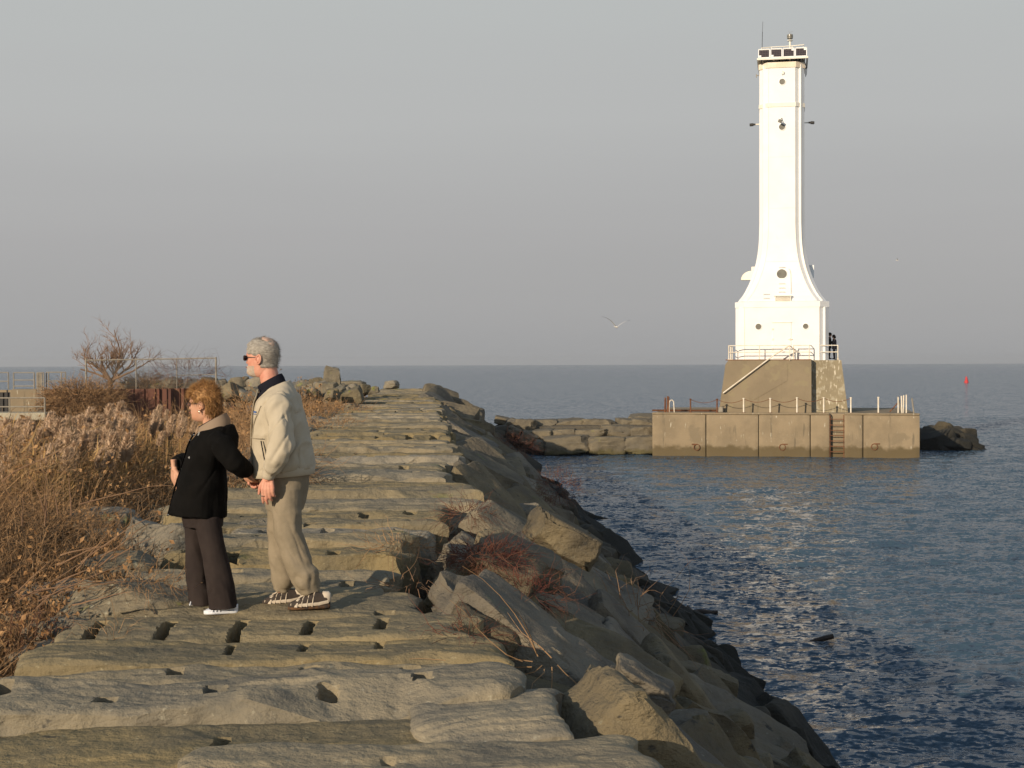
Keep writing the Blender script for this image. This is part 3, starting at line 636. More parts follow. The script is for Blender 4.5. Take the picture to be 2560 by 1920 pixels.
# louvre, rungs
x, _, z = loc(*pq(475, 503), TC - 2.7); h = half(z); m = MB()
m.box((x, TC - h - .06, z + .22), (1.2, .3, .05)); 
for k in range(5): m.box((x, TC - h - .10 - k*.0, z + .14 - k*.09), (.98, .10, .035), (R(30), 0, 0))
for s_ in (-1, 1): m.box((x + s_*.52, TC - h - .06, z - .02), (.05, .2, .48))
m.build('louvre', bandM, tw)
for zx, zy, w_ in ((468, 288, .38), (468, 399, .38), (468, 428, .38), (468, 456, .38), (365, 472, .38), (365, 500, .38)):
    x, _, z = loc(*pq(zx, zy), TC - 2); h = half(z); m = MB(); m.tube([(x - w_/2, TC - h + .02, z - .08), (x - w_/2, TC - h - .14, z), (x + w_/2, TC - h - .14, z), (x + w_/2, TC - h + .02, z - .08)], .02, 5); m.build('rung', bandM, tw)
m = MB(); x, _, z = loc(*pq(524, 330), TC - 2); P = []
for zx, zy in ((512, 298), (522, 310), (526, 340), (527, 380), (529, 430), (528, 470)): q = loc(*pq(zx, zy), TC - 2); P.append((q[0], TC - half(q[2]) - .03, q[2]))
m.tube(P, .03, 5); m.build('cable_pipe', bandM, tw)
# fog horn hoods on the flanks
for sgn, (a, b), (c, d) in ((-1, (195, 295), (285, 372)), (1, (650, 681), (280, 360))):
    m = MB(); z1, z0 = lz(560 + c/2.675, TC), lz(560 + d/2.675, TC); xo = loc(*pq(a if sgn < 0 else b, 0), TC)[0]; xi = TXC + sgn*1.3
    if sgn < 0:
        P = [(xi, z0), (xo, z0)] + [(xo + .72*(1 - math.cos(t)), z0 + .62*math.sin(t)) for t in np.linspace(.15, 1.57, 8)] + [(xo + .72, z1), (xi, z1)]
    else: P = [(xi, z0 + .3), (xo - .25, z0), (xo, z0), (xo, z1), (xi, z1)]
    m.prism(P, TC - .45, TC + .45); m.build('horn_hood', bandM if sgn < 0 else whiteM, tw)
for sgn in (-1, 1):
    z = lz(308.5, TC); m = MB(); m.tube([(TXC + sgn*1.4, TC, z), (TXC + sgn*(hT + .45), TC, z)], .045, 6); ar = m.build('lamp_arm', bandM, tw)
    m = MB(); m.box((TXC + sgn*(hT + .42), TC, z + .0), (.26, .2, .1)); m.box((TXC + sgn*(hT + .55), TC - .03, z - .02), (.28, .26, .18), (0, sgn*.06, 0), .03); m.build('floodlight', darkM, ar)
x, _, z = loc(1951, 306, TC - 1.5); m = MB(); m.tube([(x + .1, TC - hT, z + .28), (x, TC - hT - .45, z + .1)], .03, 6); m.box((x - .02, TC - hT - .5, z), (.26, .24, .2), (0, .35, 0), .03); m.build('floodlight', glassM, tw)
m = MB(); x, _, z = loc(1955.5, 182, TC - 1.5); m.tube([(x + .02, TC - hT - .05, z + .1), (x + .1, TC - hT - .12, z + .03), (x + .1, TC - hT - .12, z - .08), (x - .05, TC - hT - .12, z - .12)], .03, 6); m.build('hook', bandM, tw)
m = MB(); x, _, z = loc(1898, 188, TC - 1); m.tube([(TXC - hT + .02, TC - .8, z), (TXC - hT - .22, TC - .8, z + .03)], .03, 6); m.box((TXC - hT - .2, TC - .8, z), (.06, .06, .22)); m.build('bracket', galvM, tw)
# platform with solar panels, lantern, aerial
gy = TC - hT - .25
zb0, zb1 = lz(40 + 330/3.19, gy), lz(40 + 250/3.19, gy)
xs0, xs1 = loc(40*0 + 1780 + 366/3.19, 130, gy)[0], loc(1780 + 760/3.19, 130, gy)[0]
m = MB(); zc = zb0 - .05
m.box(((xs0+xs1)/2, gy, zc), (xs1 - xs0 + .12, .14, .13)); m.box(((xs0+xs1)/2, TC + hT + .25, zc), (xs1 - xs0, .14, .13))
for x in (xs0, xs1, -.55 + TXC, .55 + TXC): m.box((x, TC, zc + .002), (.12, 2*hT + .3, .10))
m.box((TXC, TC, zc + .06), (2*hT + .1, 2*hT + .1, .03)); m.build('platform_frame', bandM, tw)
m = MB()
for x in (-1.4, -.8, 0, .8, 1.4):
    for y_ in (-hT + .12, hT - .12): m.tube([(TXC + x, TC + y_, zt1), (TXC + x, TC + y_, zc)], .04, 6)
for x, q in ((-.2, .12), (.05, .16), (.3, .12), (.62, .2), (.95, .22), (1.2, .15)): m.box((TXC + x, TC - 1.0, zt1 + .13), (q, .3, .26), bev=.02)
m.tube([(TXC - 1.3, TC - 1.3, zc), (TXC - 1.1, TC - 1.35, zt1 + .1), (TXC - .8, TC - 1.3, zt1 + .1), (TXC - .65, TC - 1.3, zc)], .02, 5)
m.build('battery_gear', darkM, tw)
pw = (xs1 - xs0) / 4
for k in range(4):
    cx_ = xs0 + pw*(k + .5); hh = zb1 - zb0; tl = R(12); mt = Matrix.Rotation(-tl, 3, 'X')
    def tp(x, y_, z): v = mt @ Vector((0, y_, z)); return (cx_ + x, gy + .0 + v.y, zb0 + v.z)
    m = MB(); 
    for (x, z, w_, h_) in ((0, .03, pw*.93, .06), (0, hh - .03, pw*.93, .06), (-pw*.445, hh/2, .05, hh), (pw*.445, hh/2, .05, hh)): m.box(tp(x, 0, z), (w_, .05, h_), mt)
    m.box(tp(0, .02, hh/2), (pw*.9, .015, hh*.97), mt); sp_ = m.build('solar_panel', whiteM, tw)
    m = MB(); bw, bh = pw*.80, hh*.74; m.box(tp(0, -.006, hh/2), (bw, .02, bh), mt); ce = m.build('cell_sheet', panelM, sp_)
    m = MB(); 
    for i in range(1, 6): m.box(tp(-bw/2 + bw*i/6, -.018, hh/2), (.012, .004, bh), mt)
    for i in range(1, 4): m.box(tp(0, -.019, hh/2 - bh/2 + bh*i/4), (bw, .004, .012), mt)
    m.build('cell_grid', gridM, sp_)
    sgn = -1 if k < 2 else 1; m = MB(); m.box(tp(sgn*(bw/2 - .07), -.022, hh/2 + sgn*(bh/2 - .06)), (.15, .006, .13), mt); m.build('terminal_box', whiteM, sp_)
# guard rail top, mast, lantern
m = MB(); zr_ = zb1 + .08
m.tube([(xs0 + .25, TC - hT, zr_), (TXC - .7, TC - hT + .3, zr_ + .1), (TXC + .7, TC - hT + .3, zr_ + .12), (xs1 - .2, TC - hT, zr_ + .1)], .035, 6); m.tube([(xs0 + .25, TC + hT, zr_), (xs1 - .25, TC + hT, zr_)], .035, 6)
for x in (xs0 + .25, TXC - .7, TXC + .7, xs1 - .25): m.tube([(x, TC - hT + .2, zc), (x, TC - hT + .2, zr_ + .08)], .03, 6)
m.build('guard_rail', bandM, tw)
xm, _, z0 = loc(1975, 112, TC); z1 = lz(60 + 430/10.05, TC); m = MB(); m.lathe([(.07, 0), (.07, z1 - z0 + .8)], (xm, TC, z0 - .8), 10); m.lathe([(.2, 0), (.2, .04)], (xm, TC, z1), 12); mast = m.build('mast', bandM, tw)
m = MB(); za, zb_ = lz(60 + 372/10.05, TC), lz(60 + 275/10.05, TC); m.lathe([(.12, z1 - za), (.1, -.02), (.2, 0), (.205, (zb_ - za)*.45), (.18, (zb_-za)*.5), (.205, (zb_-za)*.55), (.205, zb_ - za), (.1, zb_ - za + .03)], (xm, TC, za), 16); m.build('lantern', glassM, tw, True)
m = MB()
for dx, l_ in ((-.05, .35), (.0, .3), (.08, .34)): m.tube([(xm, TC, zb_), (xm + dx*2, TC, zb_ + l_*.8)], .006, 4)
m.build('bird_spike', galvM, tw)
xa, _, z0 = loc(1905, 116, TC); z1 = lz(60 + 165/10.05, TC); m = MB(); m.tube([(xa, TC, z0 - .5), (xa + .03, TC, z1)], .022, 6); m.tube([(xa + .03, TC, z1), (xa + .06, TC, z1 + .7)], .012, 5); m.build('aerial', darkM, tw)
m = MB(); x, _, z = loc(2013, 158, TC); m.tube([(TXC + hT, TC, z + .1)] + [loc(1840 + a/10.05, 60 + b/10.05, TC) for a, b in ((1740, 980), (1780, 1120), (1770, 1260), (1750, 1330), (1745, 1230), (1760, 1060), (1725, 970))], .022, 5); m.build('hanging_cable', darkM, tw)
# ------------------------------------------------------------------ low breakwater of big blocks joining the pier
def P2(zx, zy, d): return at(1200 + zx/4.424, 900 + zy/4.424, d)
B = [(570,852,672,782,99.5),(852,1160,666,776,99.6),(1158,1522,668,770,99.4),(1536,1712,662,770,99.6),(1700,1960,655,760,99.5),(1678,1960,612,668,101),
     (562,812,776,905,97.6),(800,1062,774,880,97.7),(1056,1408,776,872,97.5),(1352,1694,730,862,97.9),(1700,1960,745,862,97.7),
     (705,1195,852,1040,95.8),(1190,1584,858,1040,96.0),(1582,1960,858,1040,95.9),
     (400,612,668,825,98.4),(300,470,665,760,99.5),(170,340,638,720,101.5),(330,470,745,850,97.8),(470,650,815,940,97),(600,790,915,1040,96)]
for i, (a, b, c, d, dep) in enumerate(B):
    p0, p1 = P2(a, d, dep), P2(b, c, dep); cx, cz = (p0.x + p1.x)/2, (p0.z + p1.z)/2; sx, sz = p1.x - p0.x, p1.z - p0.z
    row = 'top' if i < 6 else 'middle' if i < 11 else 'bottom'
    lb = ('topmost small block set back on the low breakwater beside the pier' if i == 5 else ORD[i - (0 if i < 5 else 6 if i < 11 else 11)] + ' block from the left in the ' + row + ' course of the low breakwater') if i < 14 else ORD[i-14] + ' tilted boulder where the low breakwater meets the big one'
    tl = (rng.uniform(-.06,.06), [0, .12, .2, .2, .3, .4, .3][max(0, i-13)] if i > 13 else rng.uniform(-.06, .06), rng.uniform(-.2, .2))
    dy = 2.6 if i < 14 else 2.0
    rock('breakwater_block', (cx, dep + dy/2, cz), (sx*1.03, dy, sz*1.04), 900 + i, tl, lowM, 14, lb, 'stone block', 'blocks of the low breakwater', pw=14 if i < 14 else 7, cuts=7, rough=.09, cutd=.80)
rock('breakwater_core', (5.0, 101.3, .1), (13, 4.5, 3.6), 990, (0, 0, 0), slopeM, 12, 'dark rubble core behind the low breakwater blocks', 'rubble', pw=10, cuts=1)
# dark rocks right of the pier
rr_ = random.Random(3)
k = 0
for (px, py, w_, h_, d) in ((2310,1108,60,64,103),(2330,1090,44,44,104),(2352,1088,44,56,103),(2375,1098,46,50,102.5),(2392,1090,32,40,104),(2415,1090,34,36,103),(2408,1105,44,40,102),(2372,1118,70,34,101),(2335,1112,70,50,101),(2425,1118,44,20,101),(2448,1124,34,12,100.5)):
    p = at(px, py, d); sc = d/F; rock('shore_rock', p + Vector((0, 0, -.05)), (w_*sc*1.15, w_*sc*1.4, h_*sc*1.15), 700+k, (rr_.uniform(-.4,.4), rr_.uniform(-.4,.4), rr_.uniform(-1,1)), slopeM, 10, ORD[k] + ' rock counted outward from the right end of the pier', 'rock', 'dark rocks behind the right end of the pier', pw=6, cuts=9, rough=.05, cutd=.74); k += 1

# ------------------------------------------------------------------ buoy, gulls, driftwood
redM = mat('red_buoy_paint', (.50, .035, .035), rough=.5)
p = ground(2416, 957, 0); bu = empty('channel_buoy', p, label='small red conical buoy floating far out on the lake right of the lighthouse', cat='buoy')
m = MB(); m.lathe([(.62, -.3), (.66, .1), (.62, .4), (.5, .6)], n=16); m.build('float', redM, bu, True)
m = MB(); m.lathe([(.5, .6), (.26, 1.6), (.2, 1.9)], n=12); m.build('topmark', redM, bu, True)
def gull(p, span, hd, label, rise=(.2, .14)):
    m = MB(); V = []; gm = mat('gull_feather', (.62, .60, .56), (.5, .49, .46), 8, rough=.8) if 'gull_feather' not in MATS else MATS['gull_feather']
    g = empty('seagull', p, hd, label=label, cat='bird')
    bd = MB(); bd.loft([(0, 0, 0, .001, .001)], 4) if False else None
    prof = [(.01, -.27), (.035, -.22), (.06, -.1), (.065, 0), (.05, .09), (.034, .13), (.036, .17), (.03, .2), (.01, .23)]
    bd.lathe(prof, (0, 0, 0), 12, (0, -1, -.12)); bd.build('body', gm, g, True)
    bk = MB(); bk.lathe([(.012, 0), (.002, .06)], (0, -.23, -.03), 8, (0, -1, -.25)); bk.build('beak', MATS['reed_plume'], g)
    tl = MB(); tl.add([(-.03, .24, .02), (.03, .24, .02), (.07, .38, .03), (-.07, .38, .03), (-.03, .24, .035), (.03, .24, .035), (.07, .38, .036), (-.07, .38, .036)], [(0,1,2,3),(7,6,5,4),(0,4,5,1),(1,5,6,2),(2,6,7,3),(3,7,4,0)]); tl.build('tail', gm, g)
    for s_, ri in ((-1, rise[0]), (1, rise[1])):
        wv = MB(); n_ = 9; L = span/2; V = []
        for i in range(n_):
            t = i/(n_-1); x = s_*(.03 + L*t); z = ri*(1.9*t - .9*t*t)*L/.65*1.6; ch = .17*(1 - t**2.2)*.9 + .015; yb = -.04 + .10*t*t - .05*math.sin(t*3)
            for (dy, dz) in ((-ch*.45, 0), (-ch*.2, .018*(1-t)), (ch*.55, .0), (-ch*.2, -.006)): V.append((x, yb + dy, z + dz))
        Fc = [(i*4+k, i*4+(k+1)%4, (i+1)*4+(k+1)%4, (i+1)*4+k) for i in range(n_-1) for k in range(4)]
        n5 = 6; wv.add(V[:4*(n5+1)], [f for f in Fc if max(f) < 4*(n5+1)]); wg = wv.build('wing', gm, g, True, 60)
        tp_ = MB(); tp_.add(V[4*n5:], [(i*4+k, i*4+(k+1)%4, (i+1)*4+(k+1)%4, (i+1)*4+k) for i in range(n_-1-n5) for k in range(4)] + [(8, 9, 10, 11)]); tp_.build('wing_tip', darkM, wg, True, 60)
gull(at(1541, 817, 66), 1.32, R(10), 'large gull gliding above the lake between the breakwater and the lighthouse', (.29, .19))
gull(at(2243, 651, 240), 1.2, R(70), 'tiny far gull in the sky right of the lighthouse')
woodM = mat('wet_driftwood', (.05, .035, .025), (.03, .022, .018), 3, .5, 20, .6, .3)
def drift(pxpy, P, r, label):
    p = ground(*pxpy, 0); m = MB(); m.tube(P, r, 8); o = m.build('driftwood_log', woodM, None, True, label=label, cat='driftwood', group='driftwood floating on the water'); o.location = p; return o
drift((1752, 1532), [(-.45, .15, -.05), (-.30, .1, .12), (-.22, 0, .02), (0, 0, .03), (.25, 0, .0), (.42, 0, .02)], [.03, .06, .06, .07, .06, .045], 'dark forked log floating close to the slope')
drift((2052, 1603), [(-.32, 0, -.05), (-.1, 0, .02), (.1, 0, .07), (.28, 0, .11)], [.03, .05, .06, .06], 'dark log end sticking up from the water, right of the forked log')

# ------------------------------------------------------------------ sheet pile wall, fence, rails, harbour works
WY = 89.0
wl, wr = at(100, 973, WY), at(612, 973, WY + 4)
wall = empty('sheet_pile_wall', (0, 0, 0), label='dark rust brown sheet pile wall behind the reeds', cat='wall')
m = MB(); x = wl.x; zt_w = at(350, 972, WY).z; V = []; ph = 0; pts = []
while x < wr.x:
    t = (x - wl.x)/(wr.x - wl.x); yy = WY + 4*max(0, t - .6)/.4; pw_ = .42
    for dx, dy in ((0, 0), (.40, 0), (.44, .10), (.62, .10), (.66, 0)): pts.append((x + dx, yy + dy))
    x += .68
n_ = len(pts); V = [(a, b, -1.5) for a, b in pts] + [(a, b, zt_w) for a, b in pts] + [(a, b + .03, zt_w) for a, b in pts] + [(a, b + .03, -1.5) for a, b in pts]
m.add(V, [(i, i+1, n_+i+1, n_+i) for i in range(n_-1)] + [(n_+i, n_+i+1, 2*n_+i+1, 2*n_+i) for i in range(n_-1)] + [(3*n_+i, 2*n_+i, 2*n_+i+1, 3*n_+i+1) for i in range(n_-1)]); m.build('sheet_pile', pileM, wall)
m = MB(); m.box(((wl.x+wr.x)/2 - 3, WY + 1.2, zt_w - .5), (wr.x - wl.x - 6, .12, .3)); m.build('waler', rustM, wall)
# chain link fence
FY = WY + .8
f = empty('chain_link_fence', (0, 0, 0), label='rusty chain link fence with top rail above the sheet pile wall', cat='fence')
xa_, xb_ = at(215, 900, FY).x, at(540, 895, FY).x; zft = at(380, 897, FY).z; m = MB()
m.tube([(xa_, FY, zft - .08), (xb_, FY, zft + .03)], .045, 6); m.tube([(xb_ - 2.45, FY, zft - 1.05), (xb_, FY, zft - 1.0)], .025, 5); m.build('top_rail', galvM, f)
for px in (215, 340, 442, 540):
    x = at(px, 900, FY).x; m = MB(); r_ = .06 if px in (215, 540) else .035; m.tube([(x, FY, zt_w - .6), (x, FY, zft + (.1 if px == 540 else .04))], r_, 7); m.build('post', galvM, f)
m = MB(); hgt = zft - zt_w
for i in range(0, 62):
    for s_ in (-1, 1):
        x0 = xa_ + (xb_ - xa_)*(i + .5)/62; x1 = x0 + s_*hgt*.9; a_, b_ = (x0, zt_w), (x1, zft)
        xc = min(max(x1, xa_), xb_); tz = 1 if x1 == xc else (xc - x0)/(x1 - x0)
        m.tube([(x0, FY, zt_w), (x0 + (x1-x0)*tz, FY, zt_w + hgt*tz)], .0045, 3, cap=False)
m.build('wire_mesh', galvM, f)
# walkway rails at the far left
def railing(name, label, xs, y_, z0, z1, mids, x0=None, x1=None, r_=.035):
    g = empty(name, (0, 0, 0), label=label, cat='railing', group='metal railings of the harbour walkway'); m = MB()
    for z in [z1] + mids: m.tube([(x0 if x0 is not None else xs[0], y_, z), (x1 if x1 is not None else xs[-1], y_, z)], r_, 6)
    m.build('rail', galvM, g)
    for x in xs: m = MB(); m.tube([(x, y_, z0), (x, y_, z1)], r_*1.15, 6); m.build('post', galvM, g)
zy = lambda z, d: at(80, 780 + z/3.456, d).z; zxx = lambda z, d: at(z/3.456, 940, d).x
YW = 86
hw = empty('harbour_wall', (0, 0, 0), label='tan concrete harbour wall with a dark opening at the far left', cat='wall')
x0, x1, x2 = zxx(-160, YW+2), zxx(84, YW+2), zxx(320, YW+2); zt2 = zy(668, YW + 2)
m = MB(); m.box(((x1+x2)/2, YW + 3, (zt2 - 3)/2), (x2 - x1, 2, zt2 + 3), bev=.08); m.box(((x0+x1)/2, YW + 3.6, (zt2 - .06 - 3)/2), (x1 - x0 - .02, 1, zt2 + 2.94)); m.build('concrete_block', concM, hw)
m = MB(); m.box(((x0+x1)/2, YW + 2.95, zt2 - 1.5), (x1 - x0 - .3, .3, 2.6), bev=.04)
for k_ in range(6): m.box((x0 + (x1-x0)*(k_+.5)/6, YW + 2.76, zt2 - 1.5), (.08, .1, 2.6))
o = m.build('opening', darkM, hw)
railing('metal_railing', 'upper grey railing on the concrete harbour wall', [zxx(v, YW+2.2) for v in (-70, 72)], YW + 2.2, zt2, zy(522, YW+2), [zy(598, YW+2)], zxx(-160, YW+2.2))
railing('metal_railing', 'three bar railing section in the middle of the harbour wall', [zxx(v, YW+2.2) for v in (118, 296)], YW + 2.2, zt2 - .3, zy(524, YW+2), [zy(588, YW+2), zy(640, YW+2)])
railing('metal_railing', 'pale cluster of upright rail posts at the walkway corner', [zxx(v, YW+1.8) for v in (320, 330, 342, 352, 362, 378)], YW + 1.8, zt2 - 1.4, zy(524, YW+2), [zy(600, YW+2), zy(685, YW+2)])
railing('metal_railing', 'grey railing section nearest the brown bramble heap', [zxx(v, YW+2.0) for v in (400, 420, 530, 566)], YW + 2.0, zt2 - .3, zy(521, YW+2), [zy(597, YW+2)])
railing('metal_railing', 'lower pale railing of the walkway above the reeds', [zxx(v, YW-1) for v in (80, 385)], YW - 1, zy(870, YW), zy(742, YW-1), [zy(818, YW-1)], zxx(-160, YW-1), r_=.045)
wk = empty('walkway', (0, 0, 0), label='pale concrete walkway beam below the lower railing at the far left', cat='walkway')
m = MB(); xa2, xb2 = zxx(-160, YW-1), zxx(395, YW-1); zk0, zk1 = zy(935, YW-1), zy(870, YW-1); m.box(((xa2+xb2)/2, YW, (zk0+zk1)/2), (xb2-xa2, 2.2, zk1-zk0), bev=.04); m.build('beam', mat('pale_concrete', (.42,.38,.28),(.36,.32,.24),1,.2,14,.9,.1), wk)
m = MB()
for q in (.15, .4, .65, .9): m.box((xa2+(xb2-xa2)*q, YW+.2, (zk0-2)/2), (.5, .5, zk0+2.05), bev=.03)
m.build('pier_leg', pedM, wk)

# ------------------------------------------------------------------ trees, brambles, brush
def twig_batch(P, D, L, rad, seg=5, curl=.35, droop=0, seed=0, ns=3):
    rs = np.random.RandomState(seed); n = len(P); D = D / np.linalg.norm(D, axis=1)[:, None]
    pts = [P]; d = D.copy()
    for k in range(seg):
        d = d + rs.randn(n, 3) * curl; d[:, 2] -= droop; d /= np.linalg.norm(d, axis=1)[:, None]
        pts.append(pts[-1] + d * (L / seg)[:, None])
    pts = np.stack(pts, 1); V = []
    a = np.cross(D, A([0.3, .2, 1.])); a /= np.linalg.norm(a, axis=1)[:, None] + 1e-6; b = np.cross(D, a)
    for k in range(seg + 1):
        r = rad * (1 - .75 * k / seg)
        for j in range(ns):
            t = 2 * math.pi * j / ns; V.append(pts[:, k] + (a * math.cos(t) + b * math.sin(t)) * r[:, None])
    V = np.stack(V, 1).reshape(-1, 3); base = (np.arange(n) * (seg + 1) * ns)[:, None, None]
    F0 = np.array([[k*ns+j, k*ns+(j+1) % ns, (k+1)*ns+(j+1) % ns, (k+1)*ns+j] for k in range(seg) for j in range(ns)])
    return V, (base + F0[None]).reshape(-1, 4), pts
def leaf_batch(P, size, seed=0):
    rs = np.random.RandomState(seed); n = len(P); a = rs.randn(n, 3); a /= np.linalg.norm(a, axis=1)[:, None]; b = np.cross(a, rs.randn(n, 3)); b /= np.linalg.norm(b, axis=1)[:, None]
    s = (size * (.6 + .8 * rs.rand(n)))[:, None]; c = np.cross(a, b)
    V = np.stack([P - a*s, P + b*s*.6 + c*s*.25, P + a*s, P - b*s*.6 + c*s*.2], 1).reshape(-1, 3)
    return V, np.arange(n * 4).reshape(-1, 4)
def branches(name, base, H, spread, seed, m_, label, cat, lean=(0, 0), levels=5, r0=.12, trunk=.25, group=None, nb=(3, 5), fl=.62, start=1.0):
    rs = random.Random(seed); g = empty(name, base, label=label, cat=cat, group=group); tm, cm = MB(), MB()
    def grow(p, d, L, r, lv, mb):
        n = 4; P = [p]; q = p.copy(); dd = d.copy()
        for k in range(n):
            dd = (dd + Vector((rs.gauss(0, .16), rs.gauss(0, .16), rs.gauss(.03, .12)))).normalized(); q = q + dd * (L/n); P.append(q.copy())
        mb.tube(P, [r*(1 - .4*k/n) for k in range(n+1)], 6 if lv < 2 else 4 if lv < 3 else 3, cap=False)
        if lv >= levels: return
        for k in range(rs.randint(*nb)):
            i = rs.randint(1, n); a = rs.uniform(0, 6.28); o = Vector((math.cos(a), math.sin(a)*.8, rs.uniform(-.15, .9)))
            nd = (dd*.75 + o*spread).normalized(); grow(P[i], nd, L*rs.uniform(.5, .85)*fl*1.35, r*.55, lv+1, cm)
    k = 3
    grow(Vector((0, 0, -.2)), Vector((lean[0], 0, 1)).normalized(), H*trunk, r0, 0, tm)
    for k in range(7):
        a = math.pi*(k + .5)/7 + rs.uniform(-.12, .12); el = rs.uniform(.75, 1.15)
        grow(Vector((0, 0, H*trunk*rs.uniform(.2, .8))), Vector((math.cos(a)*spread*1.5, rs.uniform(-.6, .6), math.sin(a)*el + .15)).normalized(), H*.30*start, r0*.5, 1, cm)
    tm.build('trunk', m_, g, True, 60); cm.build('crown', m_, g); return g
tb = at(277, 968, 92)
branches('bare_tree', Vector((tb.x + .3, 91, zt_w - .1)), 6.8, .85, 25, barkM, 'bare leafless tree growing by the chain link fence above the rust brown wall', 'tree', lean=(.1, 0), levels=5, r0=.16, trunk=.13, nb=(2, 5), fl=.68)
rs_ = np.random.RandomState(9)
def ellip(n, c, r, seed, shell=.5):
    q = np.random.RandomState(seed); d = q.randn(n, 3); d /= np.linalg.norm(d, axis=1)[:, None]; rad = (shell + (1-shell)*q.rand(n))**.7
    return A(c) + d * A(r) * rad[:, None], d
def tangle(name, c, r, n, L, rad, m_, label, cat, seed, curl=.4, droop=.1, leaves=0, lsz=.03, group=None, leafm=None, updir=.3):
    g = empty(name, c, label=label, cat=cat, group=group); P, d = ellip(n, (0, 0, 0), r, seed, .2); P[:, 2] = np.maximum(P[:, 2], -r[2]*.3)
    D = d + np.random.RandomState(seed+1).randn(n, 3)*.7; D[:, 2] += updir; V, Fc, pts = twig_batch(P, D, L*(.5+np.random.RandomState(seed+2).rand(n)), np.full(n, rad), 5, curl, droop, seed)
    link('stem', mesh_from('stem', V, Fc, m_), g)
    if leaves:
        q = np.random.RandomState(seed+5); i = q.randint(0, n, leaves); j = q.randint(1, 6, leaves); LV, LF = leaf_batch(pts[i, j], np.full(leaves, lsz), seed); link('leaf', mesh_from('leaf', LV, LF, leafm or leafM), g)
    return g
hb = at(210, 985, 87)
tangle('bramble_heap', (hb.x - .2, 87.2, zt_w - .75), (2.8, 1.3, 1.15), 2600, .95, .014, twigM, 'brown tangled bramble heap spilling over the rust brown wall below the tree', 'bramble', 31, leaves=2500, lsz=.045)
tangle('fence_vine', (at(470, 930, FY).x, FY + .05, zft - .9), (2.4, .18, .75), 170, 1.5, .012, redtwigM, 'thin bare vine climbing the right half of the chain link fence', 'vine', 35, curl=.6, droop=.0)
tangle('fence_bush', (at(370, 968, 93).x, 93, zt_w + .1), (2.6, .8, .55), 900, .8, .014, twigM, 'low brown bush behind the fence right of the tree', 'bush', 37, leaves=1200, lsz=.05)
# boulders on the far left crest and behind the wall
k = 0
for (px, py, w_, h_, d, sp_) in ((828,948,46,66,66,1),(790,962,50,40,68,0),(812,975,56,40,64,0),(842,975,36,26,65,0),(880,958,66,22,74,0),(858,968,30,24,69,0),(905,972,46,26,70,0),(978,960,40,18,82,0),(755,965,42,36,66,0),(770,985,56,34,60,0),(830,992,50,30,58,0),(700,975,60,50,62,0),(655,965,60,50,66,0),(600,960,56,40,72,0),(560,962,30,36,91,0),(583,962,24,36,90.5,0),(480,962,46,36,92,0),(430,958,50,30,93,0),(520,955,44,30,93,0),(395,963,40,24,93,0),(320,966,46,26,93,0),(360,962,36,24,94,0),(735,985,40,26,57,0),(860,990,44,22,58,0),(930,975,34,18,73,0),(630,985,50,36,60,0)):
    p = at(px, py, d); sc = d/F; rock('boulder', (p.x, p.y, p.z - .05), (w_*sc*.95, w_*sc*.9, h_*sc*(.95 if not sp_ else 1.15)), 500+k, (rng.uniform(-.2,.2), rng.uniform(-.2,.2), rng.uniform(-1,1)) if not sp_ else (0,.05,0), boulderM, 12,
      'tall pointed boulder standing highest at the far left of the crest' if sp_ else ('boulder behind the chain link fence above the rusty wall' if d > 89 else 'lichen stained boulder heaped at the far left edge of the crest'), 'boulder', 'boulders at the far left', pw=6, cuts=11, rough=.06, cutd=.68); k += 1
q_ = at(836, 930, 66); rock('boulder', (q_.x, 66, q_.z - .25), (.38, .45, .85), 560, (0, .1, .3), boulderM, 12, 'narrow upright pinnacle rock pointing above all other boulders at the far left', 'boulder', 'boulders at the far left', pw=5, cuts=6, rough=.08)
rq = random.Random(77)
for i in range(46):
    px = rq.uniform(560, 880); d = rq.uniform(56, 72); py = 1000 - (px - 560)*.055 + rq.uniform(-16, 12); p = at(px, py, d); s_ = rq.uniform(.35, .85)
    rock('boulder', p, (s_*1.3, s_, s_*.8), 1300+i, (rq.uniform(-.4,.4), rq.uniform(-.4,.4), rq.uniform(-1.5,1.5)), boulderM, 9, 'lichen stained boulder heaped at the far left edge of the crest', 'boulder', 'boulders at the far left', pw=8, cuts=7, rough=.05, cutd=.74)
# left edge rocks near the couple (pixel footprints are only used to find where they lie)
LR = [(300,1300,330,95,9.8,'wide olive boulder behind and left of the woman'),(330,1165,140,110,12.5,'pale rough boulder under the brambles left of the woman'),(560,1150,150,80,14.6,'blocky stone between the couple'),(250,1225,150,80,11.5,'rounded stone left of the woman, above the wide olive boulder'),
      (90,1290,150,90,10.5,'small stone half buried in twigs at the left edge'),(150,1360,200,70,9.4,'stone beside the left end of the slotted slab'),(60,1420,140,90,8.8,'stone among red stems below the brambles at the left edge'),(20,1345,120,90,9.8,'stone cut by the left edge of the picture'),(430,1175,80,60,13.4,'small pale stone just behind the black coat'),(190,1290,100,60,10.8,'small brown stone left of the wide olive boulder'),(640,1080,110,60,19,'stone on the left edge of the crest behind the couple')]
for i, (px, py, w_, h_, d, lb) in enumerate(LR):
    s_ = 1.1573; p = at(px*s_, py*s_, d); sc = d/F*s_; rock('boulder', (p.x, p.y + .1, p.z - .10), (w_*sc, w_*sc*.8, h_*sc*1.0), 600+i, (rng.uniform(-.15,.15), rng.uniform(-.2,.2), rng.uniform(-.6,.6)), boulderM, 20, lb, 'boulder', None, pw=6, cuts=10, rough=.06, cutd=.70)
rr2 = random.Random(44); y = 13.5; k = 0
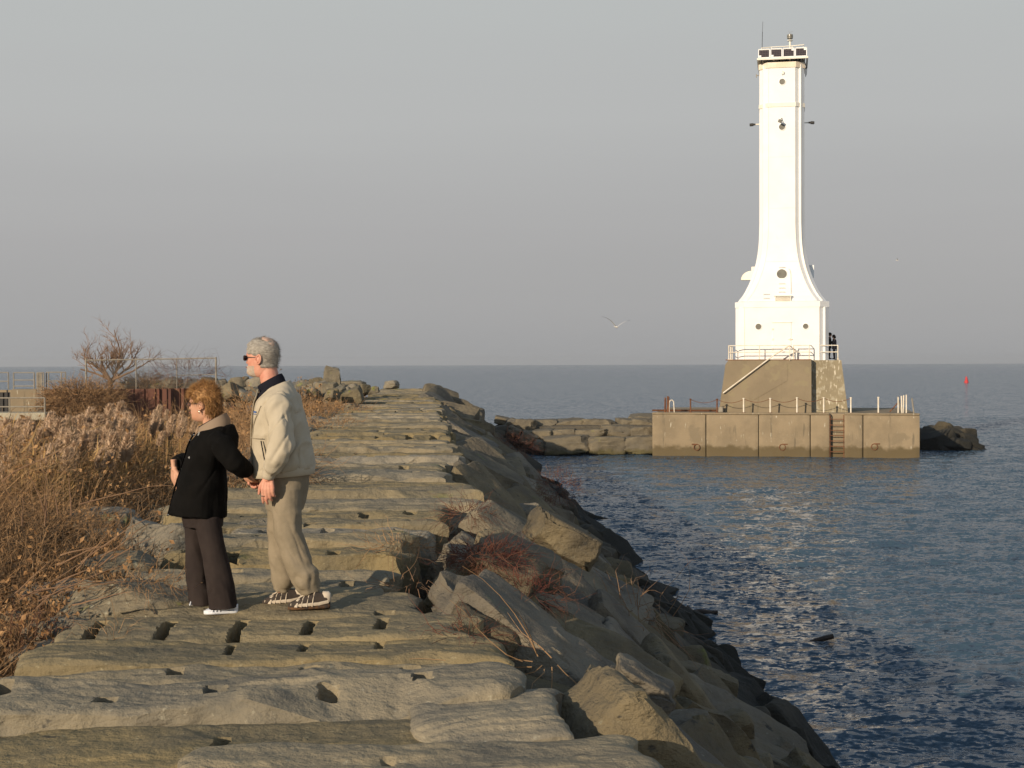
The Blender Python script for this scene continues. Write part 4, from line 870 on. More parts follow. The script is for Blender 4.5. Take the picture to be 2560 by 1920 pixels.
while y < 60:
    x = XL(y) - rr2.uniform(-.1, 1.3); s_ = rr2.uniform(.35, .8); z = float(gz(x, y)) + s_*.2
    rock('edge_rock', (x, y, max(z, TOP - .75)), (s_*1.3, s_, s_*.8), 800+k, (rr2.uniform(-.3,.3), rr2.uniform(-.3,.3), rr2.uniform(-1.5,1.5)), boulderM, 9, 'small rock along the left edge of the crest slabs beyond the couple', 'rock', 'small rocks along the left edge of the crest', pw=4, cuts=7, rough=.04, cutd=.76); y += rr2.uniform(.35, 1.1); k += 1
# boulders in the gap at the right edge of the crest
GR = [(985,1290,90,80,9.8,(.25,.25,.3),'pale pointed block wedged at the right end of the slab under the couple'),(1040,1345,110,50,9.0,(.1,.45,.2),'thin slab tilted toward the slope right of the slotted slab'),(1120,1195,170,60,12.4,(.1,.42,.1),'large pale block right of the dark gap'),(1085,1240,140,90,11.2,(.1,.3,-.2),'rounded block hung with red vines'),
      (1215,1150,150,60,14.5,(0,.5,.1),'long block catching the sun right of the dark gap'),(1010,1215,70,60,11.9,(.2,.1,.4),'small block at the bottom of the dark gap'),(1400,1465,140,45,8.6,(0,.5,-.1),'sunlit pale block halfway down the right slope'),(1320,1510,120,60,8.2,(.1,.6,.1),'block with a lit top and shaded flank on the right slope')]
for i, (px, py, w_, h_, d, ro, lb) in enumerate(GR):
    s_ = 1.1573; p = at(px*s_, py*s_, d); sc = d/F*s_; rock('crest_block', (p.x, p.y + .2, p.z - .08), (w_*sc*1.05, w_*sc*.75 + .2, h_*sc*1.1), 640+i, ro, slopeM, 30, lb, 'stone block', None, pw=12, cuts=5, rough=.06, cutd=.80)
# ------------------------------------------------------------------ brush and reeds on the left bank
def brush_points(n, seed, y0=7.5, y1=80, pad=.2, xmax=0):
    rs = np.random.RandomState(seed); y = y0 * (y1 / y0) ** (rs.rand(n) ** 1.05)
    xl = np.where(y < 13, -2.75 - .35*np.clip((13 - y)/5, 0, 1)*0, XL(y) - .05); left = -(.385 * y + .6)
    x = xl - pad + (left - xl + pad) * rs.rand(n) ** 1.0
    edge = xl - x
    return x, y, edge
def top_h(x, y, edge):     # height of the brush above the ground
    h = .12 + 1.0 * sm(.15, 2.4, edge); h *= .75 + .5 * sm(0, 1, .5 + fbm(np.stack([x*.6, y*.35, 0*x], -1), 3, 77)*1.2)
    return h * (1 - .35*sm(40, 75, y)) * (.40 + .60*sm(7.5, 10.5, y))
def build_brush():
    n = 60000; x, y, e = brush_points(n, 1); rs = np.random.RandomState(2)
    h = top_h(x, y, e); z = gz(x, y) + h * rs.rand(n) ** .8
    D = rs.randn(n, 3); D[:, 2] = np.abs(D[:, 2]) * .9 + .15
    L = (.35 + .7 * rs.rand(n)) * (.5 + .5*np.clip(h, 0, 1)) * (1 + y/60)
    V, Fc, pts = twig_batch(np.stack([x, y, z - .1], -1), D, L, .0022 + .00018*y + .002*rs.rand(n)**4, 4, .38, .06, 3)
    link('brush', mesh_from('brush', V, Fc, twigM), kind='stuff', label='dense dead brown brush covering the bank left of the slabs', cat='brush')
    m_ = 150000; q = rs.randint(0, n, m_); j = rs.randint(1, 5, m_); P = pts[q, j] + rs.randn(m_, 3)*.04
    cl = fbm(P*A((1.2, .9, 1.2)), 3, 12); keep = (cl > -.12) & (P[:, 1] < 60); P = P[keep]
    LV, LF = leaf_batch(P, .016 + .0007*P[:, 1], 5)
    link('leaf_litter', mesh_from('leaf_litter', LV, LF, leafM), kind='stuff', label='withered brown leaves caught in the brush on the left bank', cat='leaves')
    # long pale arching canes
    for gi, (lab, px, py, d, dx, dz, L_, n_) in enumerate((('long pale cane slanting across the brush at the far left', 5, 1040, 11, 1, .5, .75, 0), ('pale forked branch lying over the brush beside the black coat', 175, 1215, 9.8, 1.0, .9, .6, 2), ('pale branching twig standing in the brush at the left edge', 100, 1120, 11, -.1, 1, .45, 2), ('long straight twig leaning right through the brush in the middle of the bank', 170, 1090, 12, 1, .5, .75, 0), ('pale twigs crossing low in front of the brush', 90, 1290, 9.4, .9, .55, .6, 3))):
        p = at(px*1.1573, py*1.1573, d); rs3 = np.random.RandomState(60+gi); Pn = np.repeat(A([p]), n_*3 + 1, 0) + rs3.randn(n_*3+1, 3)*A((.12, .1, .05)); Dn = A([(dx, .1, dz)]) + rs3.randn(n_*3+1, 3)*.16; Ln = np.full(n_*3+1, L_)*(.5 + .5*rs3.rand(n_*3+1)); Pn[0] = A(p); Ln[0] = L_*1.15
        V, Fc, _ = twig_batch(Pn, Dn, Ln, np.full(len(Ln), .006), 7, .10, .03, gi, 5)
        link('branch', mesh_from('branch', V, Fc, barkM), None, lab, 'branch', 'loose branches over the brush')
build_brush()
def build_reeds():
    rs = np.random.RandomState(8); n = 5200
    y = 15.5 + 19*rs.rand(n)**1.3; px = rs.rand(n)*600 - 30; dens = np.where(px < 480, 1, .55)
    x = (px - 1280)/F*y; ok = x < XL(y) - 1.2; x, y = x[ok], y[ok]; n = len(x)
    topz = CAMZ - (.80 + .35*rs.rand(n)**.7 + .22*(fbm(np.stack([x*.5, y*.5, 0*x], -1), 2, 5)+.3)) * y/22
    topz = np.minimum(topz, gz(x, y) + 2.5) - (x > -6.2)*.15
    z0 = gz(x, y) - .1; L = np.maximum(topz - z0, .5)*(.62 + .38*rs.rand(n)); D = np.stack([rs.randn(n)*.10 + .04, rs.randn(n)*.1, np.ones(n)], -1)
    V, Fc, pts = twig_batch(np.stack([x, y, z0], -1), D, L, np.full(n, .0065), 5, .05, 0, 4)
    # leaf blades on the stems
    m_ = 9000; i = rs.randint(0, n, m_); j = rs.randint(2, 6, m_); DD = rs.randn(m_, 3)*A((.8, .8, .25)) + A((0, 0, .8)); V2, F2, _ = twig_batch(pts[i, j], DD, .2 + .35*rs.rand(m_), np.full(m_, .010), 4, .2, .22, 6, 2)
    link('reed_bed', mesh_from('reed_bed', np.vstack([V, V2]), np.vstack([Fc, F2[:, :] + len(V)]), reedM), kind='stuff', label='golden dry reed stems and blades standing behind the brush', cat='reeds')
    # individual plumed reeds
    protos = []
    for k in range(4):
        q = np.random.RandomState(90+k); nn = 520; t = q.rand(nn); az = q.rand(nn)*6.28; r0 = .052*np.sin(np.pi*np.clip(t, .02, 1)**.8)**.8*q.rand(nn)**.5; Pp = np.stack([np.cos(az)*r0 + .05*t*t, np.sin(az)*r0, t*.30], -1)
        Dp = np.stack([np.cos(az)*.6, np.sin(az)*.6, .9 + 0*t], -1); Vp, Fp, _ = twig_batch(Pp, Dp, .035 + .05*q.rand(nn), np.full(nn, .0045), 2, .25, .1, k, 3)
        core = MB(); core.lathe([(.008, 0), (.028, .06), (.04, .14), (.028, .24), (.006, .33)], n=8); Vc = A(core.v); Vc = Vc + (fbm(Vc*25, 2, k)*.012)[:, None]; 
        m1 = MB(); m1.add(Vc, core.f); m1.add(Vp, Fp); plume = mesh_from('plume', m1.v, m1.f, plumeM)
        ms_ = MB(); ms_.tube([(-.02, 0, -2.0), (.0, 0, -1.0), (0, 0, .05)], .007, 4, cap=False); stem = mesh_from('stem', ms_.v, ms_.f, reedM); protos.append((plume, stem))
    rs = random.Random(17); cnt = 0
    L_ = [(rs.uniform(-20, 330), rs.uniform(975, 1120)) for _ in range(56)] + [(rs.uniform(330, 490), rs.uniform(985, 1060)) for _ in range(18)] + [(rs.uniform(60, 310), rs.uniform(1000, 1060)) for _ in range(26)]
    for px, py in L_:
        if py < 1010 and px < 90: py += 30
        py += 24
        d = 22 + (1030 - py)*.045 + rs.uniform(-2, 2); p = at(px, py, d); s_ = rs.uniform(.75, 1.35)*(1.0 if px < 330 else .7); z = p.z - .34*s_
        lab = 'reed with a fluffy grey brown plume in the crowded stand at the far left' if px < 180 else 'reed with a fluffy plume in front of the rust brown wall' if px < 330 else 'slender reed with a narrow plume just left of the woman'
        g = empty('reed', (p.x, p.y, z), rs.uniform(0, 6.28), label=lab, cat='reed', group='plumed reeds'); g.rotation_euler = (rs.uniform(-.12, .12), rs.uniform(-.05, .18), rs.uniform(-.6, .6)); 
        a, b = protos[cnt % 4]; o = link('plume', a, g); o.scale = (s_*1.05, s_*1.05, s_); o = link('stem', b, g); cnt += 1
build_reeds()
# red brambles on the slabs and slope
def vine(label, px, py, d, r, n, L, rad, seed, m_=None, curl=.45, droop=.12, dirv=None):
    p = at(px*1.1573, py*1.1573, d); return tangle('bramble', p, r, n, L, rad, m_ or redtwigM, label, 'bramble', seed, curl=curl, droop=droop, leaves=0, updir=.25)
vine('thick red bramble mound hanging over the rounded block right of the dark gap', 1050, 1205, 11.2, (.34, .22, .12), 520, .20, .0026, 201)
vine('red bramble trailing down the slope from the mound', 1140, 1290, 9.9, (.30, .2, .2), 220, .24, .0026, 202)
vine('orange brown twigs at the right end of the crest just before the dark gap', 860, 1180, 11.6, (.30, .2, .05), 90, .26, .0026, 203, twigM)
vine('red twigs growing on the crest edge beyond the gap', 1010, 1110, 14.2, (.30, .3, .08), 90, .3, .003, 204)
vine('thin twigs reaching from the gap toward the slab under the couple', 880, 1265, 10.2, (.30, .2, .05), 30, .36, .0026, 205, barkM)
vine('bare arching cane over the slope right of the pale scooped slab', 1180, 1430, 7.6, (.16, .12, .06), 10, .5, .0035, 206, twigM, .18, .10)
vine('short red twigs at the right end of the slotted slab', 1010, 1370, 8.3, (.22, .15, .06), 60, .3, .0025, 207)
vine('small twigs between the pale boulders left of the woman', 300, 1260, 9.7, (.45, .2, .06), 160, .24, .0022, 208, twigM)
vine('orange brown twigs lying on the left end of the slotted slab', 230, 1380, 8.5, (.25, .2, .04), 50, .22, .0022, 209, twigM)
vine('red stemmed twigs in the bottom left corner of the bank', 60, 1390, 9.0, (.4, .3, .12), 200, .25, .0025, 210)
vine('brown brambles behind the couple on the left edge of the crest', 530, 1020, 20, (1.0, 1.2, .35), 900, .6, .005, 211, twigM)
vine('dry shrub between the couple and the far boulders', 690, 890, 50, (2.0, 6, .2), 1100, .42, .008, 212, twigM)
vine('low brown brush on the left edge of the far crest', 720, 925, 38, (.9, 4, .15), 600, .34, .006, 213, twigM)
vine('reddish scrub clinging to the far right slope above the water', 1110, 965, 60, (1.2, 6, .5), 600, .35, .007, 214)
vine('reddish scrub low on the right slope near the water halfway along', 1205, 1060, 34, (.6, 2.5, .5), 350, .3, .005, 215)
vine('thin pale stems on the dark lower slope', 1370, 1330, 16, (.6, 1.5, .3), 60, .6, .005, 216, barkM, .3, .05)
pl = tangle('weed', at(500, 1685, 7.5), (.05, .04, .03), 12, .09, .0025, mat('green_weed', (.12, .20, .03), rough=.6), 'tiny green weed growing on the face of the olive slab', 'plant', 230, leaves=40, lsz=.012, leafm=MATS['green_weed'])
# ------------------------------------------------------------------ people
def join_verts(parts):
    V = []; Fc = []; b = 0
    for v, f in parts:
        V += [tuple(p) for p in v]; Fc += [tuple(int(i) + b for i in q) for q in f]; b += len(v)
    return V, Fc
def garment(name, mb, vox, m_, parent, amp=.010, fr=(9, 9, 3.5), seed=0, rot=.5, it=5, amp2=.004, mask=None):
    V, Nn, Fc = fuse(mb, vox, it)
    c, s_ = math.cos(rot), math.sin(rot); W = np.stack([V[:, 0]*c - V[:, 2]*s_, V[:, 1], V[:, 0]*s_ + V[:, 2]*c], -1)
    wr = W + (fbm(V*5, 2, seed+3)*.06)[:, None]
    f = np.sign(1 - 2.6*np.abs(noise(wr*A(fr), seed)))*np.abs(1 - 2.6*np.abs(noise(wr*A(fr), seed)))**.8 + .55*(1 - 2.6*np.abs(noise(wr*A(fr)*1.9 + 5, seed+1)))
    f = f*.7 - .55*np.exp(-(noise(wr*A(fr)*A((1.1, 1.1, .7)) + 9, seed+7)/.09)**2)
    am = amp if mask is None else amp*mask(V)
    V = V + Nn * (f*am + fbm(V*28, 2, seed+2)*amp2)[:, None]
    me = mesh_from(name, V, Fc, m_, True); return link(name, me, parent)
def hand(W, F_, B_, s=1.0, side=1, curl=(.35, .4, .5, .6), thumb=.5, spread=.05):
    """W wrist, F_ finger direction, B_ back-of-hand normal; side: thumb side sign along F x B"""
    F_ = Vector(F_).normalized(); B_ = Vector(B_); B_ = (B_ - F_*B_.dot(F_)).normalized(); S_ = F_.cross(B_)*side; W = Vector(W); mb = MB(); tips = []
    mb.tube([W - F_*.05*s, W, W + F_*.02*s], [(.027*s, .020*s), (.026*s, .018*s), (.03*s, .017*s)], 10)
    for i, (o, l, kn) in enumerate(((.030, .072, .090), (.010, .080, .093), (-.010, .074, .089), (-.029, .058, .082))):
        K = W + F_*kn*s + S_*o*s; mb.tube([W + S_*o*.6*s, K - F_*.02*s + B_*.003*s, K], [.014*s, .0135*s, .0115*s], 8)
        d = (F_ + S_*spread*(1.5 - i)).normalized(); p = K; r = [.0105, .0098, .0088, .0068]; P = [K - F_*.01*s, K]
        for k, L in enumerate((.45, .30, .25)):
            a = curl[i]*(1, 1.1, .8)[k]; ax = d.cross(B_).normalized(); d = (Matrix.Rotation(-a, 3, ax) @ d) if (Matrix.Rotation(-a, 3, ax) @ d).dot(B_) < d.dot(B_) else (Matrix.Rotation(a, 3, ax) @ d); p = p + d*l*L*s; P.append(p.copy())
        mb.tube(P, [.011*s] + [q*s for q in r], 8); tips.append((P[-1], d.copy()))
    T0 = W + F_*.02*s + S_*.022*s; td = (S_*.75 + F_*.9 - B_*thumb).normalized(); T1 = T0 + td*.045*s; td2 = (td + F_*.5 - S_*.3).normalized(); T2 = T1 + td2*.03*s; T3 = T2 + (td2 + F_*.2).normalized()*.024*s
    mb.tube([W + S_*.01*s, T0, T1, T2, T3], [.014*s, .0155*s, .0125*s, .011*s, .008*s], 8); tips.append((T3, td2))
    V, Nn, Fc = fuse(mb, .0042*s, 2, .4); return (V, Fc), tips
def head(o, fr, bk, wd, s=1.0, yaw=0, noseL=.020, seed=0, eyes=True, pitch=0):
    zs = np.linspace(0, .2599, 56); na = 64; V = []
    for z in zs:
        f = np.interp(z, fr[0], fr[1]); b = np.interp(z, bk[0], bk[1]); w_ = np.interp(z, wd[0], wd[1])
        for k in range(na):
            a = 2*math.pi*k/na; c, q = math.cos(a), math.sin(a); ex = 2.35
            x = -(f if c > 0 else b)*math.copysign(abs(c)**(2/ex), c); y_ = w_*math.copysign(abs(q)**(2/ex), q); V.append((x, y_, z))
    V = A(V); fm = (V[:, 0] < -.02)
    x, y_, z = V[:, 0].copy(), V[:, 1].copy(), V[:, 2].copy()
    nz_ = np.interp(z, [.084, .092, .100, .12, .14], [0, .9, 1, .45, 0]); V[:, 0] -= fm*noseL*nz_*np.exp(-(y_/np.interp(z, [.09, .14], [.014, .009]))**2)
    for sy in (-1, 1): V[:, 0] += fm*.011*np.exp(-((y_ - sy*.033)/.016)**2 - ((z - .132)/.012)**2); V[:, 0] -= fm*.005*np.exp(-((y_ - sy*.03)/.02)**2 - ((z - .148)/.008)**2); V[:, 0] -= fm*.004*np.exp(-((y_ - sy*.045)/.015)**2 - ((z - .10)/.016)**2)
    V[:, 0] -= fm*.005*np.exp(-(y_/.022)**2)*(np.exp(-((z - .070)/.004)**2) + np.exp(-((z - .060)/.0045)**2)); V[:, 0] += fm*.004*np.exp(-(y_/.024)**2 - ((z - .0655)/.002)**2)
    n_ = len(zs); Fc = [(i*na+k, (i+1)*na+k, (i+1)*na+(k+1) % na, i*na+(k+1) % na) for i in range(n_-1) for k in range(na)] + [tuple(range(na)), tuple((n_-1)*na + k for k in range(na-1, -1, -1))]
    raw = V.copy()
    cy_, sy_ = math.cos(yaw), math.sin(yaw)
    def T(P):
        P = A(P)*s; cp, sp2 = math.cos(pitch), math.sin(pitch); P = np.stack([P[..., 0]*cp - P[..., 2]*sp2, P[..., 1], P[..., 0]*sp2 + P[..., 2]*cp], -1)
        return np.stack([P[..., 0]*cy_ - P[..., 1]*sy_, P[..., 0]*sy_ + P[..., 1]*cy_, P[..., 2]], -1) + A(o)
    ears = []
    for sy in (-1, 1):
        e_ = MB(); w_ = np.interp(.12, wd[0], wd[1]); P = [(.005 + .018*math.cos(t)*1.0 + .004*math.sin(t), sy*(w_ + .006 + .010*max(0, math.cos(t))), .118 + .030*math.sin(t)) for t in np.linspace(-2.2, 3.3, 16)]
        e_.tube(P, [.0055]*15 + [.004], 6); e_.loft([(.002, sy*w_, .094, .008, .006), (.003, sy*(w_+.004), .11, .014, .006), (.003, sy*(w_+.004), .13, .014, .006), (.003, sy*w_, .142, .008, .005)], 10); ears.append((T(e_.v), e_.f))
    return (T(V), Fc), ears, T, raw, zs, na
HZ = [0, .012, .03, .05, .065, .08, .10, .12, .14, .17, .20, .225, .24, .252, .26]
HF = [.060, .088, .098, .096, .096, .094, .096, .096, .101, .100, .096, .082, .066, .040, .004]
HB = [.03, .05, .072, .085, .090, .095, .100, .103, .105, .105, .100, .088, .072, .048, .006]
HWD = [.030, .043, .054, .060, .063, .067, .072, .075, .077, .078, .073, .061, .050, .033, .004]
def shell(raw, zs, na, T, mask, off, name, m_, parent, seed=0, nf=40, thick=.0):
    """offset copy of the skull grid where mask(a, z) > 0"""
    n_ = len(zs); idx = -np.ones(len(raw), int); a = np.tile(np.arange(na)*2*math.pi/na, n_); a = np.where(a > math.pi, a - 2*math.pi, a); z = raw[:, 2]
    mk = mask(a, z, raw); c = raw - A((0, 0, .13)); nr = np.stack([raw[:, 0], raw[:, 1], np.where(z > .19, (z - .14)*1.3, 0)], -1); nr /= np.linalg.norm(nr, axis=1)[:, None] + 1e-6
    nn = fbm(raw*nf, 3, seed); V = raw + nr*((off(a, z) if callable(off) else off)*np.clip(mk, 0, 1)*(1 + .35*nn) - .003)[:, None]
    Fc = []
    for i in range(n_-1):
        for k in range(na):
            q = (i*na+k, (i+1)*na+k, (i+1)*na+(k+1) % na, i*na+(k+1) % na)
            if sum(mk[j] > 0 for j in q) >= 3: Fc.append(q)
    Fc.append(tuple((n_-1)*na + k for k in range(na-1, -1, -1))) if mk[-1] > 0 else None
    return link(name, mesh_from(name, T(V), Fc, m_, True), parent)
def strands(P, D, L, r, seed, curl, T, name, m_, parent, ns=3):
    V, Fc, _ = twig_batch(P, D, L, r, 4, curl, .06, seed, ns); return link(name, mesh_from(name, T(V), Fc, m_, True), parent)
clothB = mat('black_coat_cloth', (.0075, .0068, .0062), (.005, .0048, .0045), 6, .15, 120, .95, .08, dist=.002)
tanJ = mat('beige_jacket_cloth', (.47, .405, .30), (.43, .37, .27), 5, .12, 90, .75, .15, dist=.002)
khaki = mat('khaki_trouser_cloth', (.27, .222, .155), (.22, .182, .125), 7, .25, 160, .92, .1, dist=.002)
brownT = mat('dark_brown_trouser_cloth', (.038, .029, .026), (.03, .023, .021), 6, .2, 140, .9, .1, dist=.002)
navyM = mat('navy_collar', (.012, .012, .018), rough=.85, spec=.1)
hoodM = mat('tan_hood_lining', (.27, .20, .14), rough=.9, spec=.1)
hairM = mat('grey_white_hair', (.38, .345, .29), (.24, .215, .18), 45, .5, 300, .7, .3, vec=(1, 1, 3), dist=.003)
beardM = mat('white_beard', (.46, .40, .32), (.46, .33, .24), 60, .6, 400, .8, .2, dist=.003)
blondM = mat('auburn_blond_hair', (.40, .21, .07), (.24, .115, .038), 30, .5, 200, .6, .35, c3=(.46, .27, .11), s3=40, t3=.58, dist=.003)
baldM = mat('pink_scalp_with_thin_hair', (.50, .30, .22), (.42, .34, .27), 60, rough=.6)
lensM = mat('dark_lens', (.015, .010, .018), rough=.15, spec=.6)
frameM = mat('glasses_frame', (.02, .015, .015), rough=.35, spec=.5)
glintM = mat('glint_lens', (.55, .50, .50), rough=.05, spec=1.0)  # pale opaque base colour paints a light glint over the whole lens
silverM = mat('polished_metal', (.75, .70, .60), rough=.2, metal=1)
nailM = mat('pink_nail', (.55, .03, .10), rough=.3)
lipM = mat('lip', (.42, .14, .11), rough=.5)
shoeW = mat('white_shoe', (.75, .76, .78), (.62, .64, .68), 20, rough=.6); shoeT = mat('tan_shoe', (.58, .50, .39), (.48, .40, .30), 20, rough=.7); shoeD = mat('dark_brown_shoe', (.06, .045, .035), (.045, .035, .028), 20, rough=.8); soleM = mat('dark_sole', (.035, .03, .025), (.12, .06, .025), 30, rough=.8)
blueM = mat('blue_thread', (.05, .12, .30), rough=.8)
zipM = mat('zip_slider', (.55, .5, .42), rough=.35, metal=.8)
seamM = mat('jacket_seam_shade', (.36, .30, .21), rough=.9)
def shoe(parent, pos, yaw, L, style):
    c, s_ = math.cos(yaw), math.sin(yaw)
    def TT(V): V = A(V); return np.stack([V[:, 0]*c - V[:, 1]*s_ + pos[0], V[:, 0]*s_ + V[:, 1]*c + pos[1], V[:, 2] + pos[2]], -1)
    def outline(x): return np.interp(x, [-.5, -.46, -.38, -.2, .0, .25, .42, .49, .5], [.0, .024, .042, .049, .043, .035, .034, .022, .0])
    xs = np.concatenate([[-.5, -.485], np.linspace(-.46, .46, 20), [.485, .5]])
    def body(z0, z1f, k, infl=1.0):
        V = []; n_ = 14
        for x in xs:
            w_ = outline(x)*infl + .001; zt = z1f(x)
            for j in range(n_): a = 2*math.pi*j/n_; V.append((x*L, w_*math.copysign(abs(math.cos(a))**.7, math.cos(a)), z0 + (zt - z0)*(.5 + .5*math.copysign(abs(math.sin(a))**.7, math.sin(a)))))
        Fc = [(i*n_+j, (i+1)*n_+j, (i+1)*n_+(j+1) % n_, i*n_+(j+1) % n_) for i in range(len(xs)-1) for j in range(n_)]; return V, Fc
    V, Fc = body(0, lambda x: .026 + .008*(x > .2), 0, 1.08); link('sole', mesh_from('sole', TT(V), Fc, soleM if style == 'm' else shoeW, True, 50), parent)
    V, Fc = body(.015, lambda x: np.interp(x, [-.5, -.4, -.2, .0, .12, .5], [.035, .055, .075, .10, .115, .10])*(1 if style == 'm' else .62), 0, .98); up_ = link('shoe', mesh_from('shoe', TT(V), Fc, shoeD if style == 'm' else shoeW, True), parent)
    m = MB()
    hz = lambda x: float(np.interp(x, [-.5, -.4, -.2, .0, .12, .5], [.035, .055, .075, .10, .115, .10]))
    rows = ((-.30, .022), (-.17, .018), (-.04, .018), (.09, .02)) if style == 'm' else ((-.2, .012), (-.1, .012), (0, .012))
    for x, ww in rows:
        h = hz(x); w_ = float(outline(x)); P = [(x*L + .03*(1 - abs(t)) - .01, w_*1.04*math.copysign(min(1, abs(t))**.8, t) if abs(t) < 1 else w_*1.05*t, .018 + (h - .016)*(1 - abs(t)**2.6) + .004) for t in np.linspace(-1, 1, 9)]; m.tube(P, [(ww*.55, .005)]*9, 6)
    if style == 'm':
        m.tube([(.12*L, 0, .125), (.05*L, 0, .115), (-.12*L, 0, .094), (-.25*L, 0, .076)], [(.012, .006)]*4, 6)
        for sy in (-1, 1): m.tube([(-.44*L, sy*.022, .035), (-.2*L, sy*.048, .035), (.2*L, sy*.038, .038), (.44*L, sy*.03, .05)], [(.007, .012)]*4, 6)
        m.box((.40*L, 0, .075), (.06, .066, .075), bev=.012)
    link('strap', mesh_from('strap', TT(m.v), m.f, shoeT if style == 'm' else blueM if False else silverM if False else shoeW, True, 50), up_)
SC = 1.1573
def person_root(px, py, d, label):
    p = at(px*SC, py*SC, d); g = empty('person', p, label=label, cat='person', group='couple holding hands'); g.scale = (d/9.5,)*3; return g

# ---- the man
man = person_root(630, 1313, 9.62, 'grey haired man in a beige windbreaker, khaki trousers and sunglasses, facing left')
(Hh, ears, T, raw, zs, na) = head((-.189, 0, 1.545), (HZ, HF), (HZ, HB), (HZ, HWD), 1.0, R(-10), .017, 1)
bm = MB(); bm.loft([(-.07, 0, .80, .10, .13), (-.06, 0, .95, .13, .15), (-.07, 0, 1.15, .13, .16), (-.075, 0, 1.32, .12, .17), (-.085, 0, 1.42, .09, .13), (-.11, 0, 1.47, .06, .07)], 16)
bm.tube([(-.09, 0, 1.40), (-.12, 0, 1.48), (-.145, 0, 1.56), (-.155, 0, 1.63)], [.075, .068, .066, .062], 12)
bm.tube([(-.055, -.17, 1.40), (-.01, -.25, 1.12), (-.11, -.235, .90)], [.045, .036, .025], 8); bm.tube([(-.08, .17, 1.40), (-.10, .27, 1.13), (-.235, .12, .97), (-.262, .05, .915)], [.045, .036, .028, .025], 8)
bm.tube([(-.05, .09, .9), (-.10, .10, .51), (-.085, .10, .06)], [.07, .045, .032], 8); bm.tube([(-.02, -.09, .9), (-.01, -.10, .51), (.13, -.10, .07)], [.07, .045, .032], 8)
bV, bN, bF = fuse(bm, .011, 3)
hL, _ = hand((-.110, -.250, .895), (-.02, 0, -1), (-.15, -1, 0), 1.12, 1, (.22, .28, .42, .55), .35)
hR, _ = hand((-.262, .045, .925), (.12, -.25, -1), (-.8, .6, -.2), 1.08, -1, (.6, .7, .7, .7), .3)
V, Fc = join_verts([(bV, bF), Hh] + ears + [hL, hR]); link('body', mesh_from('body', V, Fc, skinRM, True), man)
# hair: short back and sides, thinning crown, beard
def hm(a, z, r):
    front = np.abs(a) < .9; line = np.where(np.abs(a) < .75, .205, np.where(np.abs(a) < 1.25, .155, np.where(np.abs(a) < 1.62, .145, .065 + .0*a))); m_ = sm(-.008, .006, z - line); return m_*(z >= line - .008)
hair = shell(raw, zs, na, T, hm, lambda a, z: .011 + .004*np.sin(z*40), 'hair', hairM, man, 3, 55)
rs5 = np.random.RandomState(3); ii = np.where((hm(np.where((aa := np.tile(np.arange(na)*2*math.pi/na, len(zs))) > math.pi, aa - 2*math.pi, aa), raw[:, 2], raw) > .5))[0]; ii = rs5.choice(ii, 1500); P = raw[ii]*1.03; D = P - A((0, 0, .13)); D /= np.linalg.norm(D, axis=1)[:, None]; D = D*.5 + A((.9, 0, -.35)) + rs5.randn(len(ii), 3)*.25
strands(P, D, .016 + .014*rs5.rand(len(ii)), np.full(len(ii), .0011), 4, .2, T, 'hair_strand', hairM, hair)
def bald(a, z, r): return ((np.abs(a) > 1.7) & (z > .175) & (np.abs(r[:, 1]) < .052)).astype(float)*sm(.175, .20, z)
shell(raw, zs, na, T, bald, .0155, 'bald_patch', baldM, man, 9, 30)
def brd(a, z, r): return ((np.abs(a) < 1.35) & (z < .078) & ~((np.abs(a) < .35) & (z > .056) & (z < .074))).astype(float)*sm(.0, .01, z + .004)*sm(1.4, 1.1, np.abs(a))
shell(raw, zs, na, T, brd, .009, 'beard', beardM, man, 5, 70)
def glasses(parent, T, lens, lw=.050, lh=.030, z0=.128, xo=-.112):
    g = None
    for sy in (-1, 1):
        m = MB(); c = (xo, sy*.034, z0); n_ = 20; pts = [(xo + .018*abs(math.cos(t)*lw/2 + .034)/.06*1.0 - .010 + .012*((sy*.034 + math.cos(t)*lw/2)/.06)**2, c[1] + math.cos(t)*lw/2*.94, z0 + math.copysign(abs(math.sin(t))**.7, math.sin(t))*lh/2) for t in np.linspace(0, 2*math.pi, n_, endpoint=False)]
        m.tube(pts + [pts[0]], .0023, 6, cap=False); m.tube([(xo + .010, sy*.060, z0 + .006), (xo + .05, sy*.076, z0 + .006), (-.01, sy*.081, z0 + .004), (.02, sy*.080, z0 - .01)], [(.0028, .0022)]*4, 6)
        if sy < 0: m.tube([(xo + .003, -.012, z0 + .004), (xo - .002, 0, z0 + .007), (xo + .003, .012, z0 + .004)], .0022, 6)
        o = link('glasses_frame', mesh_from('glasses_frame', T(m.v), m.f, frameM, True), parent)
        q = A(pts); v2 = np.vstack([q, q + A((.002, 0, 0))]); link('lens', mesh_from('lens', T(v2), [tuple(range(n_)), tuple(range(2*n_-1, n_-1, -1))] + [(k, n_+k, n_+(k+1) % n_, (k+1) % n_) for k in range(n_)], lens), o)
glasses(man, T, lensM, .056, .034)
m = MB(); m.loft([(-.103, 0, .0655 - .003, .003, .022), (-.106, 0, .0655, .004, .024), (-.103, 0, .0655 + .003, .003, .02)], 12); link('mouth', mesh_from('mouth', T(m.v), m.f, lipM, True), man)
# shirt collar
m = MB(); m.loft([(-.115, 0, 1.46, .088, .092, .50), (-.125, 0, 1.50, .084, .086, .52), (-.138, 0, 1.525, .082, .080, .55), (-.14, 0, 1.528, .074, .073, .55), (-.125, 0, 1.49, .070, .072, .5)], 28, 2.1); m.f = m.f[:-2]; m.build('collar', navyM, man, True, 60)
m = MB(); m.loft([(-.165, -.03, 1.30, .075, .08, .1), (-.155, -.03, 1.40, .082, .085, .3), (-.14, -.02, 1.47, .08, .085, .5)], 20, 2.1); m.build('shirt', navyM, man, True, 60)
